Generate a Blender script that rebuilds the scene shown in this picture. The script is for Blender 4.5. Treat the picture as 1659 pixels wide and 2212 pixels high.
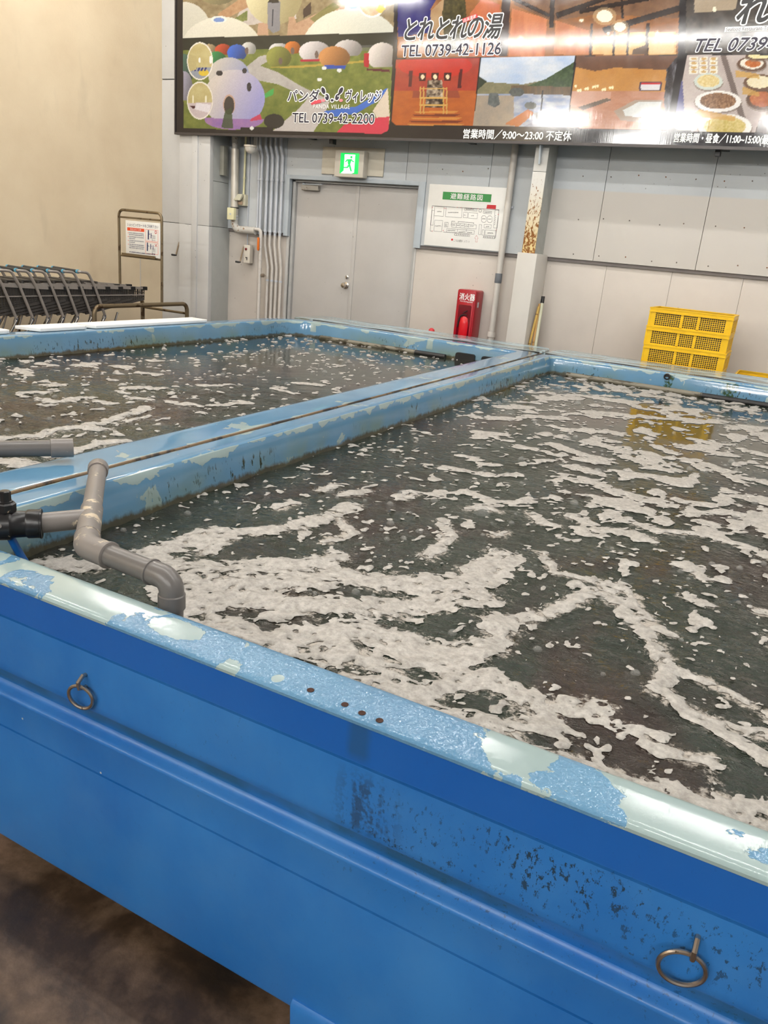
import bpy, bmesh, math, random
import numpy as np
from mathutils import Vector, Matrix

random.seed(7)
RNG = np.random.RandomState(11)
for _o in list(bpy.data.objects):
    bpy.data.objects.remove(_o)
scene = bpy.context.scene
COL = scene.collection

# ------------------------------------------------------------------ camera
CAM_H = 1.45
CM = np.array([[0.87710651, 0.47217516, 0.08794765],      # right
               [-0.22482608, 0.24181972, 0.94391549],     # up
               [-0.42442597, 0.84768735, -0.31825894]])   # forward
FPX = 1697.648
cam_d = bpy.data.cameras.new('camera')
cam_d.sensor_fit = 'VERTICAL'
cam_d.sensor_height = 24.0
cam_d.lens = FPX / 2212.0 * 24.0
cam_d.clip_start = 0.05
cam_d.clip_end = 100
cam = bpy.data.objects.new('camera', cam_d)
COL.objects.link(cam)
_m = Matrix.Identity(4)
for _i in range(3):
    _m[_i][0] = CM[0][_i]; _m[_i][1] = CM[1][_i]; _m[_i][2] = -CM[2][_i]
_m[2][3] = CAM_H
cam.matrix_world = _m
scene.camera = cam

# ------------------------------------------------------------------ world, exposure
scene.view_settings.view_transform = 'Standard'
scene.view_settings.look = 'None'
scene.view_settings.gamma = 1.0
scene.view_settings.use_curve_mapping = False
scene.view_settings.exposure = 0.61
world = bpy.data.worlds.new('hall_air'); scene.world = world
world.use_nodes = True
_bg = world.node_tree.nodes['Background']
_bg.inputs[0].default_value = (1.0, 0.985, 0.965, 1)
_bg.inputs[1].default_value = 0.26

# ceiling lamp rows: (y, [x centres], power of each lamp)
LAMP_Z = 4.54
LAMP_LEN = 1.25
LAMP_ROWS = [
    (5.75, [-6.1, -4.25, -2.2, 0.1, 2.2], 24.0),
    (3.90, [-6.0, -3.9, -1.8, 0.3, 2.4, 4.5], 18.0),
    (1.62, [-6.2, -4.9, -3.6, -2.3, -1.0, 0.3, 1.6, 2.9, 4.2], 16.0),
    (-4.80, [-6.0, -3.6, -1.2, 1.2, 3.6], 75.0),
    (-8.00, [-5.0, -1.0, 3.0], 110.0),  # unseen row added behind the camera to light the tank's front face
]
LAMP_COLOR = (1.0, 0.975, 0.935)
_lamp_lights = []
for _y, _xs, _p in LAMP_ROWS:
    for _x in _xs:
        pair = []
        for _s in (-1, 1):          # two tubes, each throwing its light down and out to its own side
            L = bpy.data.lights.new('tube_light', 'AREA')
            L.shape = 'RECTANGLE'; L.size = LAMP_LEN; L.size_y = 0.06
            L.energy = _p / 2; L.color = LAMP_COLOR
            lo = bpy.data.objects.new('tube_light', L); COL.objects.link(lo)
            lo.location = (_x, _y + 0.05 * _s, LAMP_Z); lo.rotation_euler = (math.radians(52) * _s, 0, 0)
            pair.append(lo)
        _lamp_lights.append((_x, _y, pair))
scene.cycles.use_adaptive_sampling = True
scene.cycles.adaptive_threshold = 0.15
scene.cycles.adaptive_min_samples = 10
scene.cycles.max_bounces = 5
scene.cycles.diffuse_bounces = 2
scene.cycles.glossy_bounces = 3
scene.cycles.transmission_bounces = 2
scene.cycles.transparent_max_bounces = 5
scene.cycles.caustics_reflective = False
scene.cycles.caustics_refractive = False

# ------------------------------------------------------------------ measuring: a sight line of the photograph met with a real plane
def ray(px, py):
    return CM.T @ np.array([(px - 829.5) / FPX, -(py - 1106.0) / FPX, 1.0])
def PY(px, py, Y):
    d = ray(px, py); d = d * Y / d[1]; return np.array([d[0], d[1], d[2] + CAM_H])
def PZ(px, py, Z):
    d = ray(px, py); d = d * (Z - CAM_H) / d[2]; return np.array([d[0], d[1], d[2] + CAM_H])
def PX(px, py, X):
    d = ray(px, py); d = d * X / d[0]; return np.array([d[0], d[1], d[2] + CAM_H])
def project(X, Y, Z):
    P = np.stack([np.asarray(X, float), np.asarray(Y, float) + 0 * np.asarray(X, float), np.asarray(Z, float) - CAM_H + 0 * np.asarray(X, float)])
    v = np.tensordot(CM, P, 1)
    return 829.5 + FPX * v[0] / v[2], 1106.0 - FPX * v[1] / v[2]

# ------------------------------------------------------------------ noise for shapes
def vnoise(x, y, seed=0):
    x = np.asarray(x, float); y = np.asarray(y, float)
    xi = np.floor(x).astype(np.int64); yi = np.floor(y).astype(np.int64)
    xf = x - xi; yf = y - yi
    def h(a, b):
        n = (a * 374761393 + b * 668265263 + seed * 982451653) & 0x7fffffff
        n = ((n ^ (n >> 13)) * 1274126177) & 0x7fffffff
        n = (n ^ (n >> 16)) & 0xffff
        return n / 65535.0
    u = xf * xf * (3 - 2 * xf); v = yf * yf * (3 - 2 * yf)
    return (h(xi, yi) * (1 - u) + h(xi + 1, yi) * u) * (1 - v) + (h(xi, yi + 1) * (1 - u) + h(xi + 1, yi + 1) * u) * v
def fbm(x, y, octs=4, seed=0, gain=0.5):
    s = 0; a = 1; t = 0
    for o in range(octs):
        s = s + a * vnoise(x * 2 ** o + 13.7 * o, y * 2 ** o - 7.3 * o, seed + o); t += a; a *= gain
    return s / t

# ------------------------------------------------------------------ materials
def srgb(r, g, b):
    f = lambda c: (c / 255.0 / 12.92) if c <= 10.31 else ((c / 255.0 + 0.055) / 1.055) ** 2.4
    return (f(r), f(g), f(b), 1.0)

class NT:
    def __init__(s, name):
        s.m = bpy.data.materials.new(name); s.m.use_nodes = True
        s.t = s.m.node_tree; s.n = s.t.nodes
        s.b = s.n['Principled BSDF']; s.out = s.n['Material Output']
    def node(s, typ, **kw):
        n = s.n.new(typ)
        for k, v in kw.items(): setattr(n, k, v)
        return n
    def link(s, a, b): s.t.links.new(a, b)
    def setv(s, sock, v):
        if hasattr(v, 'is_linked') or isinstance(v, bpy.types.NodeSocket): s.link(v, sock)
        else: sock.default_value = v
    def pos(s):
        return s.node('ShaderNodeNewGeometry').outputs['Position']
    def sep(s, v):
        n = s.node('ShaderNodeSeparateXYZ'); s.link(v, n.inputs[0]); return n.outputs
    def scale(s, v, sx, sy, sz):
        n = s.node('ShaderNodeVectorMath', operation='MULTIPLY'); s.link(v, n.inputs[0]); n.inputs[1].default_value = (sx, sy, sz); return n.outputs[0]
    def noise(s, v, sc, detail=4, rough=0.55, dist=0.0, out=0):
        n = s.node('ShaderNodeTexNoise'); s.link(v, n.inputs['Vector'])
        n.inputs['Scale'].default_value = sc; n.inputs['Detail'].default_value = detail
        n.inputs['Roughness'].default_value = rough; n.inputs['Distortion'].default_value = dist
        return n.outputs[out]
    def voronoi(s, v, sc, feature='F1', out=0):
        n = s.node('ShaderNodeTexVoronoi', feature=feature); s.link(v, n.inputs['Vector']); n.inputs['Scale'].default_value = sc
        return n.outputs[out]
    def math(s, op, a, b=0.0, c=0.0, clamp=False):
        n = s.node('ShaderNodeMath', operation=op); n.use_clamp = clamp
        s.setv(n.inputs[0], a); s.setv(n.inputs[1], b); s.setv(n.inputs[2], c); return n.outputs[0]
    def mapr(s, v, a, b, c=0.0, d=1.0, smooth=False):
        n = s.node('ShaderNodeMapRange'); n.clamp = True
        if smooth: n.interpolation_type = 'SMOOTHSTEP'
        s.setv(n.inputs[0], v); s.setv(n.inputs[1], a); s.setv(n.inputs[2], b); s.setv(n.inputs[3], c); s.setv(n.inputs[4], d); return n.outputs[0]
    def ramp(s, v, stops, interp='LINEAR'):
        n = s.node('ShaderNodeValToRGB'); s.link(v, n.inputs[0]); cr = n.color_ramp; cr.interpolation = interp
        while len(cr.elements) < len(stops): cr.elements.new(0.5)
        for e, (p, c) in zip(cr.elements, stops):
            e.position = p; e.color = c if hasattr(c, '__len__') else (c, c, c, 1)
        return n.outputs[0]
    def mix(s, f, a, b, blend='MIX'):
        n = s.node('ShaderNodeMix', data_type='RGBA', blend_type=blend)
        s.setv(n.inputs[0], f); s.setv(n.inputs[6], a); s.setv(n.inputs[7], b); return n.outputs[2]
    def bump(s, h, strength=0.3, dist=0.01, normal=None):
        n = s.node('ShaderNodeBump'); s.setv(n.inputs['Strength'], strength); n.inputs['Distance'].default_value = dist; s.link(h, n.inputs['Height'])
        if normal is not None: s.link(normal, n.inputs['Normal'])
        return n.outputs[0]
    def set(s, color=None, rough=None, metal=None, spec=None, normal=None, coat=None):
        b = s.b
        if color is not None: s.setv(b.inputs['Base Color'], color)
        if rough is not None: s.setv(b.inputs['Roughness'], rough)
        if metal is not None: s.setv(b.inputs['Metallic'], metal)
        if spec is not None: s.setv(b.inputs['Specular IOR Level'], spec)
        if normal is not None: s.link(normal, b.inputs['Normal'])
        if coat is not None: s.setv(b.inputs['Coat Weight'], coat); b.inputs['Coat Roughness'].default_value = 0.08
        return s.m

def simple(name, c, rough=0.5, metal=0.0, vary=0.12, sc=9.0, bump=0.0, bsc=60.0):
    n = NT(name); p = n.pos()
    c2 = tuple(max(0, x * (1 - vary)) for x in c[:3]) + (1,)
    c1 = tuple(min(1, x * (1 + vary * 0.6)) for x in c[:3]) + (1,)
    col = n.mix(n.mapr(n.noise(p, sc, 5), 0.3, 0.7), c2, c1)
    nm = n.bump(n.noise(p, bsc, 3), bump, 0.01) if bump else None
    return n.set(col, rough, metal, normal=nm)

def worn(name, c, wear, thr=0.62, sc=14.0, rough=0.5, metal=0.0, stretch=(1, 1, 1), soft=0.05, detail=6):
    """a painted thing with patches of another colour (rust, grime, chips)"""
    n = NT(name); p = n.scale(n.pos(), *stretch)
    big = n.noise(n.pos(), 3.0, 2)
    m = n.mapr(n.math('ADD', n.noise(p, sc, detail, 0.6), n.math('MULTIPLY', n.math('SUBTRACT', big, 0.5), 0.35)), thr, thr + soft)
    base = n.mix(n.mapr(n.noise(n.pos(), 5, 4), 0.3, 0.7), tuple(x * 0.88 for x in c[:3]) + (1,), c)
    return n.set(n.mix(m, base, wear), rough, metal)

# ------------------------------------------------------------------ mesh building
def fillet(pts, r, n=6):
    pts = [np.array(p, float) for p in pts]; out = [pts[0]]
    for a, b, c in zip(pts[:-2], pts[1:-1], pts[2:]):
        u = a - b; v = c - b; lu = np.linalg.norm(u); lv = np.linalg.norm(v); u /= lu; v /= lv
        ang = math.acos(max(-1, min(1, float(u @ v))))
        if ang > math.pi - 0.02: out.append(b); continue
        d = min(r / math.tan(ang / 2), lu * 0.49, lv * 0.49); rr = d * math.tan(ang / 2)
        bis = (u + v) / np.linalg.norm(u + v); cen = b + bis * (rr / math.sin(ang / 2))
        p0 = b + u * d - cen; p1 = b + v * d - cen; tot = math.pi - ang
        for k in range(n + 1):
            t = k / n; out.append(cen + (math.sin((1 - t) * tot) * p0 + math.sin(t * tot) * p1) / math.sin(tot))
    out.append(pts[-1]); return out

class MB:
    def __init__(s): s.v = []; s.f = []
    def add(s, vs, fs):
        o = len(s.v); s.v.extend([tuple(map(float, p)) for p in vs]); s.f.extend([tuple(i + o for i in f) for f in fs]); return s
    def box(s, x0, x1, y0, y1, z0, z1):
        if x0 > x1: x0, x1 = x1, x0
        if y0 > y1: y0, y1 = y1, y0
        if z0 > z1: z0, z1 = z1, z0
        return s.add([(x0, y0, z0), (x1, y0, z0), (x1, y1, z0), (x0, y1, z0), (x0, y0, z1), (x1, y0, z1), (x1, y1, z1), (x0, y1, z1)],
                     [(0, 3, 2, 1), (4, 5, 6, 7), (0, 1, 5, 4), (1, 2, 6, 5), (2, 3, 7, 6), (3, 0, 4, 7)])
    def bar(s, a, b, w, h, up=(0, 0, 1)):
        a = np.array(a, float); b = np.array(b, float); d = (b - a) / np.linalg.norm(b - a); up = np.array(up, float)
        sd = np.cross(d, up); sd /= np.linalg.norm(sd); u = np.cross(sd, d)
        P = []
        for q in (a, b):
            for i, j in ((-1, -1), (1, -1), (1, 1), (-1, 1)): P.append(q + sd * i * w / 2 + u * j * h / 2)
        return s.add(P, [(0, 1, 2, 3), (7, 6, 5, 4), (0, 4, 5, 1), (1, 5, 6, 2), (2, 6, 7, 3), (3, 7, 4, 0)])
    def tube(s, pts, r, n=10, caps=True, closed=False):
        pts = [np.array(p, float) for p in pts]; N = len(pts)
        rs = r if hasattr(r, '__len__') else [r] * N
        tan = []
        for i in range(N):
            a = pts[(i - 1) % N] if (closed or i > 0) else pts[i]; b = pts[(i + 1) % N] if (closed or i < N - 1) else pts[i]
            t = b - a; tan.append(t / np.linalg.norm(t))
        ref = np.array([0, 0, 1.0]) if abs(tan[0][2]) < 0.9 else np.array([1.0, 0, 0])
        u = np.cross(tan[0], ref); u /= np.linalg.norm(u); o = len(s.v)
        for i in range(N):
            u = u - tan[i] * (u @ tan[i]); u /= np.linalg.norm(u); w = np.cross(tan[i], u)
            k = 1.0
            for j in range(n):
                a = 2 * math.pi * j / n; s.v.append(tuple(pts[i] + (u * math.cos(a) + w * math.sin(a)) * rs[i] * k))
        M = N if closed else N - 1
        for i in range(M):
            i2 = (i + 1) % N
            for j in range(n):
                j2 = (j + 1) % n; s.f.append((o + i * n + j, o + i2 * n + j, o + i2 * n + j2, o + i * n + j2))
        if caps and not closed:
            s.f.append(tuple(o + j for j in range(n))); s.f.append(tuple(o + (N - 1) * n + j for j in reversed(range(n))))
        return s
    def lathe(s, prof, c=(0, 0, 0), axis=(0, 0, 1), n=20):
        """prof: (radius, height along axis)"""
        ax = np.array(axis, float); ax /= np.linalg.norm(ax); ref = np.array([1.0, 0, 0]) if abs(ax[0]) < 0.9 else np.array([0, 1.0, 0])
        u = np.cross(ax, ref); u /= np.linalg.norm(u); w = np.cross(ax, u); c = np.array(c, float); o = len(s.v)
        for r, h in prof:
            for j in range(n):
                a = 2 * math.pi * j / n; s.v.append(tuple(c + ax * h + (u * math.cos(a) + w * math.sin(a)) * max(r, 1e-4)))
        for i in range(len(prof) - 1):
            for j in range(n):
                j2 = (j + 1) % n; s.f.append((o + i * n + j, o + i * n + j2, o + (i + 1) * n + j2, o + (i + 1) * n + j))
        s.f.append(tuple(o + j for j in reversed(range(n)))); s.f.append(tuple(o + (len(prof) - 1) * n + j for j in range(n)))
        return s
    def prism(s, poly, y0, y1):
        """polygon in the XZ plane, from y0 (front) to y1"""
        n = len(poly); o = len(s.v)
        s.v.extend([(p[0], y0, p[1]) for p in poly]); s.v.extend([(p[0], y1, p[1]) for p in poly])
        s.f.append(tuple(o + i for i in range(n))); s.f.append(tuple(o + n + i for i in reversed(range(n))))
        for i in range(n):
            j = (i + 1) % n; s.f.append((o + i, o + n + i, o + n + j, o + j))
        return s
    def prismx(s, poly, x0, x1):
        n = len(poly); o = len(s.v)
        s.v.extend([(x0, p[0], p[1]) for p in poly]); s.v.extend([(x1, p[0], p[1]) for p in poly])
        s.f.append(tuple(o + i for i in range(n))); s.f.append(tuple(o + n + i for i in reversed(range(n))))
        for i in range(n):
            j = (i + 1) % n; s.f.append((o + i, o + n + i, o + n + j, o + j))
        return s
    def prismz(s, poly, z0, z1):
        n = len(poly); o = len(s.v)
        s.v.extend([(p[0], p[1], z0) for p in poly]); s.v.extend([(p[0], p[1], z1) for p in poly])
        s.f.append(tuple(o + i for i in reversed(range(n)))); s.f.append(tuple(o + n + i for i in range(n)))
        for i in range(n):
            j = (i + 1) % n; s.f.append((o + i, o + j, o + n + j, o + n + i))
        return s
    def build(s, name, mat, parent=None, smooth=False, bevel=0.0, fix=True, local=False):
        me = bpy.data.meshes.new(name)
        vs = s.v
        if parent is not None and not local:
            b = parent_base(parent); vs = [(x - b[0], y - b[1], z - b[2]) for x, y, z in vs]
        me.from_pydata(vs, [], s.f); me.update()
        if fix or bevel:
            bm = bmesh.new(); bm.from_mesh(me)
            if fix: bmesh.ops.recalc_face_normals(bm, faces=bm.faces)
            if bevel:
                ed = [e for e in bm.edges if e.is_manifold and e.calc_face_angle(0) > 0.6]
                bmesh.ops.bevel(bm, geom=ed, offset=bevel, segments=2, affect='EDGES', profile=0.6)
            bm.to_mesh(me); bm.free()
        if smooth or bevel:
            me.shade_smooth(); me.set_sharp_from_angle(angle=math.radians(38))
        return link_mesh(name, me, mat, parent)

BASE = {}
def parent_base(p):
    b = np.zeros(3)
    while p is not None:
        b = b + np.array(p.location); p = p.parent
    return b
def link_mesh(name, me, mat, parent=None):
    o = bpy.data.objects.new(name, me); COL.objects.link(o)
    if mat is not None: me.materials.append(mat)
    if parent is not None: o.parent = parent
    return o
def tag(o, label=None, cat=None, group=None, kind=None):
    if label: o['label'] = label
    if cat: o['category'] = cat
    if group: o['group'] = group
    if kind: o['kind'] = kind
    return o
def thing(name, loc, label=None, cat=None, group=None, kind=None):
    o = bpy.data.objects.new(name, None); COL.objects.link(o); o.location = tuple(map(float, loc)); o.empty_display_size = 0.1
    return tag(o, label, cat, group, kind)
def copy_tree(o, parent=None):
    c = o.copy(); COL.objects.link(c); c.parent = parent
    for ch in list(o.children): copy_tree(ch, c)
    return c

def text_mesh(body, offset=0.0, shear=0.0, spacing=1.0):
    c = bpy.data.curves.new('text', 'FONT'); c.body = body; c.offset = offset; c.shear = shear; c.space_character = spacing; c.resolution_u = 3
    o = bpy.data.objects.new('text', c); COL.objects.link(o)
    dg = bpy.context.evaluated_depsgraph_get()
    me = bpy.data.meshes.new_from_object(o.evaluated_get(dg))
    bpy.data.objects.remove(o); bpy.data.curves.remove(c)
    return me
def put_text(name, body, x0, x1, z0, z1, y, mat, parent=None, bold=0.0, shear=0.0, outline=None, outmat=None, spacing=1.0, dx=0.0, dz=0.0):
    """print laid in an XZ plane facing -Y, stretched to the box x0..x1, z0..z1; dz lifts the right end.
    bold and outline are stroke growths as a share of the letter height"""
    ref = text_mesh(body, 0.0, shear, spacing)
    co = np.array([v.co[:] for v in ref.vertices]); lo = co.min(0); hi = co.max(0)
    fs = [tuple(p.vertices) for p in ref.polygons]; bpy.data.meshes.remove(ref)
    b = parent_base(parent) if parent is not None else np.zeros(3)
    tx = (co[:, 0] - lo[0]) / (hi[0] - lo[0]); tz = (co[:, 1] - lo[1]) / (hi[1] - lo[1]); H = z1 - z0
    X = x0 + tx * (x1 - x0) - b[0]; Z = z0 + tz * H + dz * tx - b[2]
    def grown(nm, g, yy, mt, k):
        sh = [(0.0, 0.0)] + ([(g * math.cos(a), g * math.sin(a)) for a in np.linspace(0, 2 * math.pi, k + 1)[:-1]] if g > 0 else [])
        V = []; F = []
        for i, (ax, az) in enumerate(sh):
            o = len(V); V.extend(zip((X + ax).tolist(), [yy - b[1] + i * 1e-5] * len(X), (Z + az).tolist())); F.extend([tuple(q + o for q in f) for f in fs])
        me = bpy.data.meshes.new(nm); me.from_pydata(V, [], F); me.update(); return link_mesh(nm, me, mt, parent)
    if outline: grown(name + '_outline', (bold + outline) * H, y + 0.0008, outmat, 12)
    return grown(name, bold * H, y, mat, 6)
# ================================================================== materials of the place
M = {}
def m_floor():
    n = NT('wet_brown_concrete'); p = n.pos()
    a = n.noise(p, 3.2, 6, 0.6, 0.6); b = n.noise(p, 26, 5, 0.65)
    col = n.ramp(n.math('ADD', n.math('MULTIPLY', a, 0.75), n.math('MULTIPLY', b, 0.25)),
                 [(0.30, srgb(34, 27, 20)), (0.45, srgb(66, 50, 36)), (0.55, srgb(100, 80, 62)), (0.66, srgb(134, 108, 90))])
    stain = n.mapr(n.noise(n.scale(p, 1, 1.4, 1), 2.3, 4, 0.6, 0.4), 0.52, 0.66)
    col = n.mix(n.math('MULTIPLY', stain, 0.8), col, srgb(26, 24, 23))
    return n.set(col, n.mapr(a, 0.3, 0.7, 0.35, 0.7), normal=n.bump(b, 0.35, 0.004))
M['floor'] = m_floor()
def m_wall(name, c, speck=(80, 74, 66), low=None):
    n = NT(name); p = n.pos()
    col = n.mix(n.mapr(n.noise(p, 1.7, 5), 0.3, 0.7), tuple(x * 0.92 for x in c[:3]) + (1,), tuple(min(1, x * 1.05) for x in c[:3]) + (1,))
    sp = n.math('MULTIPLY', n.mapr(n.voronoi(p, 16.0), 0.10, 0.055), n.mapr(n.noise(p, 2.6, 3), 0.52, 0.62))
    col = n.mix(n.math('MULTIPLY', sp, 0.75), col, srgb(*speck))
    if low is not None:          # repainted lower part of the right-hand boards
        zz = n.sep(p)
        m = n.math('MULTIPLY', n.mapr(zz[2], 2.10, 2.085), n.mapr(zz[0], -2.6, -2.5))
        col = n.mix(m, col, low)
    return n.set(col, 0.55, normal=n.bump(n.noise(p, 60, 4), 0.08, 0.004))
M['concrete'] = m_wall('painted_concrete', srgb(203, 194, 184))
M['board'] = m_wall('painted_board', srgb(199, 203, 205), low=srgb(206, 200, 192))
M['backing'] = simple('dark_joint', srgb(92, 90, 90), 0.8)
M['pillar'] = m_wall('pale_grey_pillar', srgb(206, 205, 203))
M['pillar_r'] = m_wall('rough_concrete', srgb(205, 200, 192), speck=(150, 142, 132))
M['grey_trim'] = simple('blue_grey_trim', srgb(180, 188, 194), 0.45, vary=0.06)
M['door'] = m_wall('grey_door_paint', srgb(186, 182, 177), speck=(120, 112, 104))
def m_stucco():
    n = NT('beige_stucco'); p = n.pos()
    col = n.mix(n.mapr(n.noise(p, 1.3, 5), 0.3, 0.7), srgb(224, 203, 170), srgb(238, 220, 188))
    col = n.mix(n.mapr(n.noise(n.scale(p, 1, 1, 0.35), 4.0, 3), 0.62, 0.75, 0, 0.35), col, srgb(206, 188, 158))
    return n.set(col, 0.75, normal=n.bump(n.noise(p, 45, 5, 0.6), 0.25, 0.006))
M['stucco'] = m_stucco()
M['ceiling'] = simple('ceiling_white', srgb(214, 211, 204), 0.8, vary=0.04)
M['steel'] = NT('brushed_steel').set((0.62, 0.58, 0.53, 1), 0.22, 1.0)
M['black'] = simple('black_rubber', srgb(26, 25, 25), 0.45)
M['white'] = simple('white_print', srgb(240, 239, 235), 0.5, vary=0.02)
M['ink'] = simple('dark_ink', srgb(38, 32, 52), 0.5, vary=0.02)
M['ink_black'] = simple('black_ink', srgb(30, 29, 30), 0.5, vary=0.02)
M['red_ink'] = simple('red_ink', srgb(205, 40, 48), 0.5, vary=0.02)

def board_box(name, x0, x1, y0, y1, z0, z1, mat, parent, bevel=0.002):
    return MB().box(x0, x1, y0, y1, z0, z1).build(name, mat, parent, bevel=bevel)

# ================================================================== the hall
YW = 7.60
H_TOP = 4.95
MB().box(-7.2, 7.0, -9.0, 7.95, -0.12, 0.0).build('floor', M['floor'])['kind'] = 'structure'
MB().box(-7.2, 7.0, -9.0, 7.95, H_TOP, H_TOP + 0.12).build('ceiling', M['ceiling'])['kind'] = 'structure'
wl = MB().box(-7.15, -6.90, -9.0, 7.36, 0.0, H_TOP).build('wall_left', M['stucco']); wl['kind'] = 'structure'
# vertical caulk line low on the stucco
MB().box(-6.902, -6.897, 6.985, 6.995, 0.05, 1.35).build('caulk_line', M['concrete'], wl)
DX0, DX1, DZ = -5.285, -3.735, 2.055       # door opening
SHELF = 1.498                              # where the upper boards end
wb = MB()
wb.box(-7.15, DX0, YW + 0.012, 7.9, 0, H_TOP); wb.box(DX1, 7.0, YW + 0.012, 7.9, 0, H_TOP); wb.box(DX0, DX1, YW + 0.012, 7.9, DZ, H_TOP)
wb = wb.build('wall_back', M['backing']); wb['kind'] = 'structure'
# lower concrete boards
lx = [-6.30, -5.70, DX0]
for a, b in zip(lx[:-1], lx[1:]): board_box('wall_board', a + 0.001, b - 0.001, YW, YW + 0.05, 0, SHELF, M['concrete'], wb, 0.0015)
lx = [DX1, -2.62, -1.77, -1.188, -0.6, 0.3, 1.2, 2.1, 3.0, 4.0, 5.0, 6.0, 7.0]
for a, b in zip(lx[:-1], lx[1:]): board_box('wall_board', a + 0.001, b - 0.001, YW, YW + 0.05, 0, SHELF, M['concrete'], wb, 0.0015)
# upper boards, standing proud with an open drip edge
ux = [-6.15, -5.62, DX0 - 0.055]
for a, b in zip(ux[:-1], ux[1:]): board_box('panel', a + 0.002, b - 0.002, YW - 0.035, YW + 0.03, SHELF, H_TOP, M['board'], wb)
ux = [DX1 + 0.075, -2.998, -1.896, -1.0, -0.1, 0.8, 1.7, 2.6, 3.5, 4.4, 5.3, 6.2, 7.0]
for a, b in zip(ux[:-1], ux[1:]): board_box('panel', a + 0.002, b - 0.002, YW - 0.035, YW + 0.03, SHELF, H_TOP, M['board'], wb)
ux = [DX0 - 0.055, -4.75, -3.891, DX1 + 0.075]
for a, b in zip(ux[:-1], ux[1:]): board_box('panel', a + 0.002, b - 0.002, YW - 0.035, YW + 0.03, DZ + 0.035, H_TOP, M['board'], wb)
tr = MB(); tr.box(DX1 + 0.03, 7.0, YW - 0.02, YW + 0.02, SHELF - 0.03, SHELF - 0.001)
tr.box(-6.15, DX0 - 0.055, YW - 0.02, YW + 0.02, SHELF - 0.03, SHELF - 0.001)
tr.build('trim_1', simple('dark_drip_edge', srgb(120, 112, 108), 0.6))['kind'] = 'structure'
# screws along the board edges
sc = MB()
for x in np.arange(-3.5, 6.8, 0.235):
    for z in (SHELF + 0.05, 1.86, 2.22):
        if -2.55 < x < -2.3: continue
        sc.lathe([(0.006, 0), (0.006, 0.003), (0.002, 0.005)], (x + random.uniform(-.02, .02), YW - 0.035, z + random.uniform(-.02, .02)), (0, -1, 0), 6)
sc.build('screw_heads', worn('rusty_screw', srgb(110, 100, 92), srgb(130, 74, 30), 0.5), wb)['kind'] = 'stuff'

# pale grey pillar in the left corner, its front boards, cover strip and the board beside it
px0, px1, pyf = -6.545, -6.115, 7.238
pl = thing('corner_pillar', (-6.33, 7.42, 0), kind='structure', label='pale grey boxed pillar in the corner by the conduits', cat='pillar')
for z0, z1 in ((0.0, 1.496), (1.500, H_TOP)):
    board_box('front_board', px0, -6.352, pyf, pyf + 0.06, z0, z1, M['pillar'], pl)
    board_box('front_board', -6.282, px1, pyf, pyf + 0.06, z0, z1, M['pillar'], pl)
mg = simple('green_grey_board', srgb(176, 178, 174), 0.5, vary=0.05)
for z0, z1 in ((0.0, 1.496), (1.500, 1.968), (1.972, H_TOP)):
    board_box('side_board', px1 - 0.04, px1, pyf + 0.062, YW + 0.01, z0, z1, mg, pl)
    board_box('side_board', px0, px0 + 0.04, pyf + 0.062, YW + 0.01, z0, z1, mg, pl)
MB().box(px0 + 0.04, px1 - 0.04, pyf + 0.05, YW, 0, H_TOP).build('core', M['backing'], pl)
MB().box(-6.356, -6.278, pyf - 0.016, pyf + 0.03, 0, H_TOP).build('cover_strip', M['pillar'], pl, bevel=0.006)
cw = thing('wall_corner', (-6.72, 7.36, 0), kind='structure')
for z0, z1 in ((0.0, 1.50), (1.506, 2.975), (2.985, H_TOP)):
    board_box('panel', -6.90, px0 - 0.004, 7.345, 7.42, z0, z1, M['pillar'], cw)
MB().box(-7.15, px0 + 0.02, 7.40, 7.9, 0, H_TOP).build('backing', M['backing'], cw)
for i, (z, zz) in enumerate(((1.43, 2.62), )):
    MB().tube([(-6.575, 7.335, 2.60), (-6.56, 7.325, 2.55), (-6.57, 7.34, 2.1)], 0.003, 6).build('thin_wire', M['grey_trim'], cw)

# right-hand pillar: concrete foot, rusty steel above
rp = thing('concrete_pillar', (-2.42, 7.42, 0), kind='structure', label='square concrete pillar with rust-eaten steel post on top', cat='pillar')
MB().box(-2.515, -2.328, 7.25, YW, 0, 1.514).build('concrete_foot', M['pillar_r'], rp, bevel=0.006)
def m_rust():
    n = NT('rust_eaten_paint'); p = n.pos(); z = n.sep(p)[2]
    q = n.scale(p, 1.5, 1, 0.75)
    m = n.mapr(n.math('ADD', n.noise(q, 34, 5, 0.6, 0.8), n.mapr(z, 2.25, 1.55, -0.16, 0.07)), 0.50, 0.55)
    base = n.mix(n.mapr(z, 2.1, 1.55, 0, 0.9), srgb(214, 211, 204), srgb(222, 196, 128))
    col = n.mix(m, base, n.mix(n.noise(p, 50, 3), srgb(104, 58, 18), srgb(160, 104, 40)))
    return n.set(col, 0.75, normal=n.bump(m, 0.4, 0.003))
M['rust'] = m_rust()
MB().box(-2.487, -2.366, 7.285, 7.295, 1.514, 2.20).build('steel_post_face', M['rust'], rp)
MB().box(-2.487, -2.366, 7.285, 7.295, 2.204, 2.55).build('steel_post_face', worn('spotted_paint', srgb(196, 194, 188), srgb(120, 80, 40), 0.68, 22), rp)
MB().box(-2.48, -2.372, 7.295, YW - 0.03, 1.514, 2.55).build('steel_post_web', simple('green_grey_steel', srgb(170, 172, 166), 0.5), rp)
MB().prismx([(7.20, 2.50), (7.285, 2.50), (7.285, 2.30), (7.275, 2.26), (7.262, 2.26)], -2.44, -2.425).build('bracket', M['grey_trim'], rp)

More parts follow.
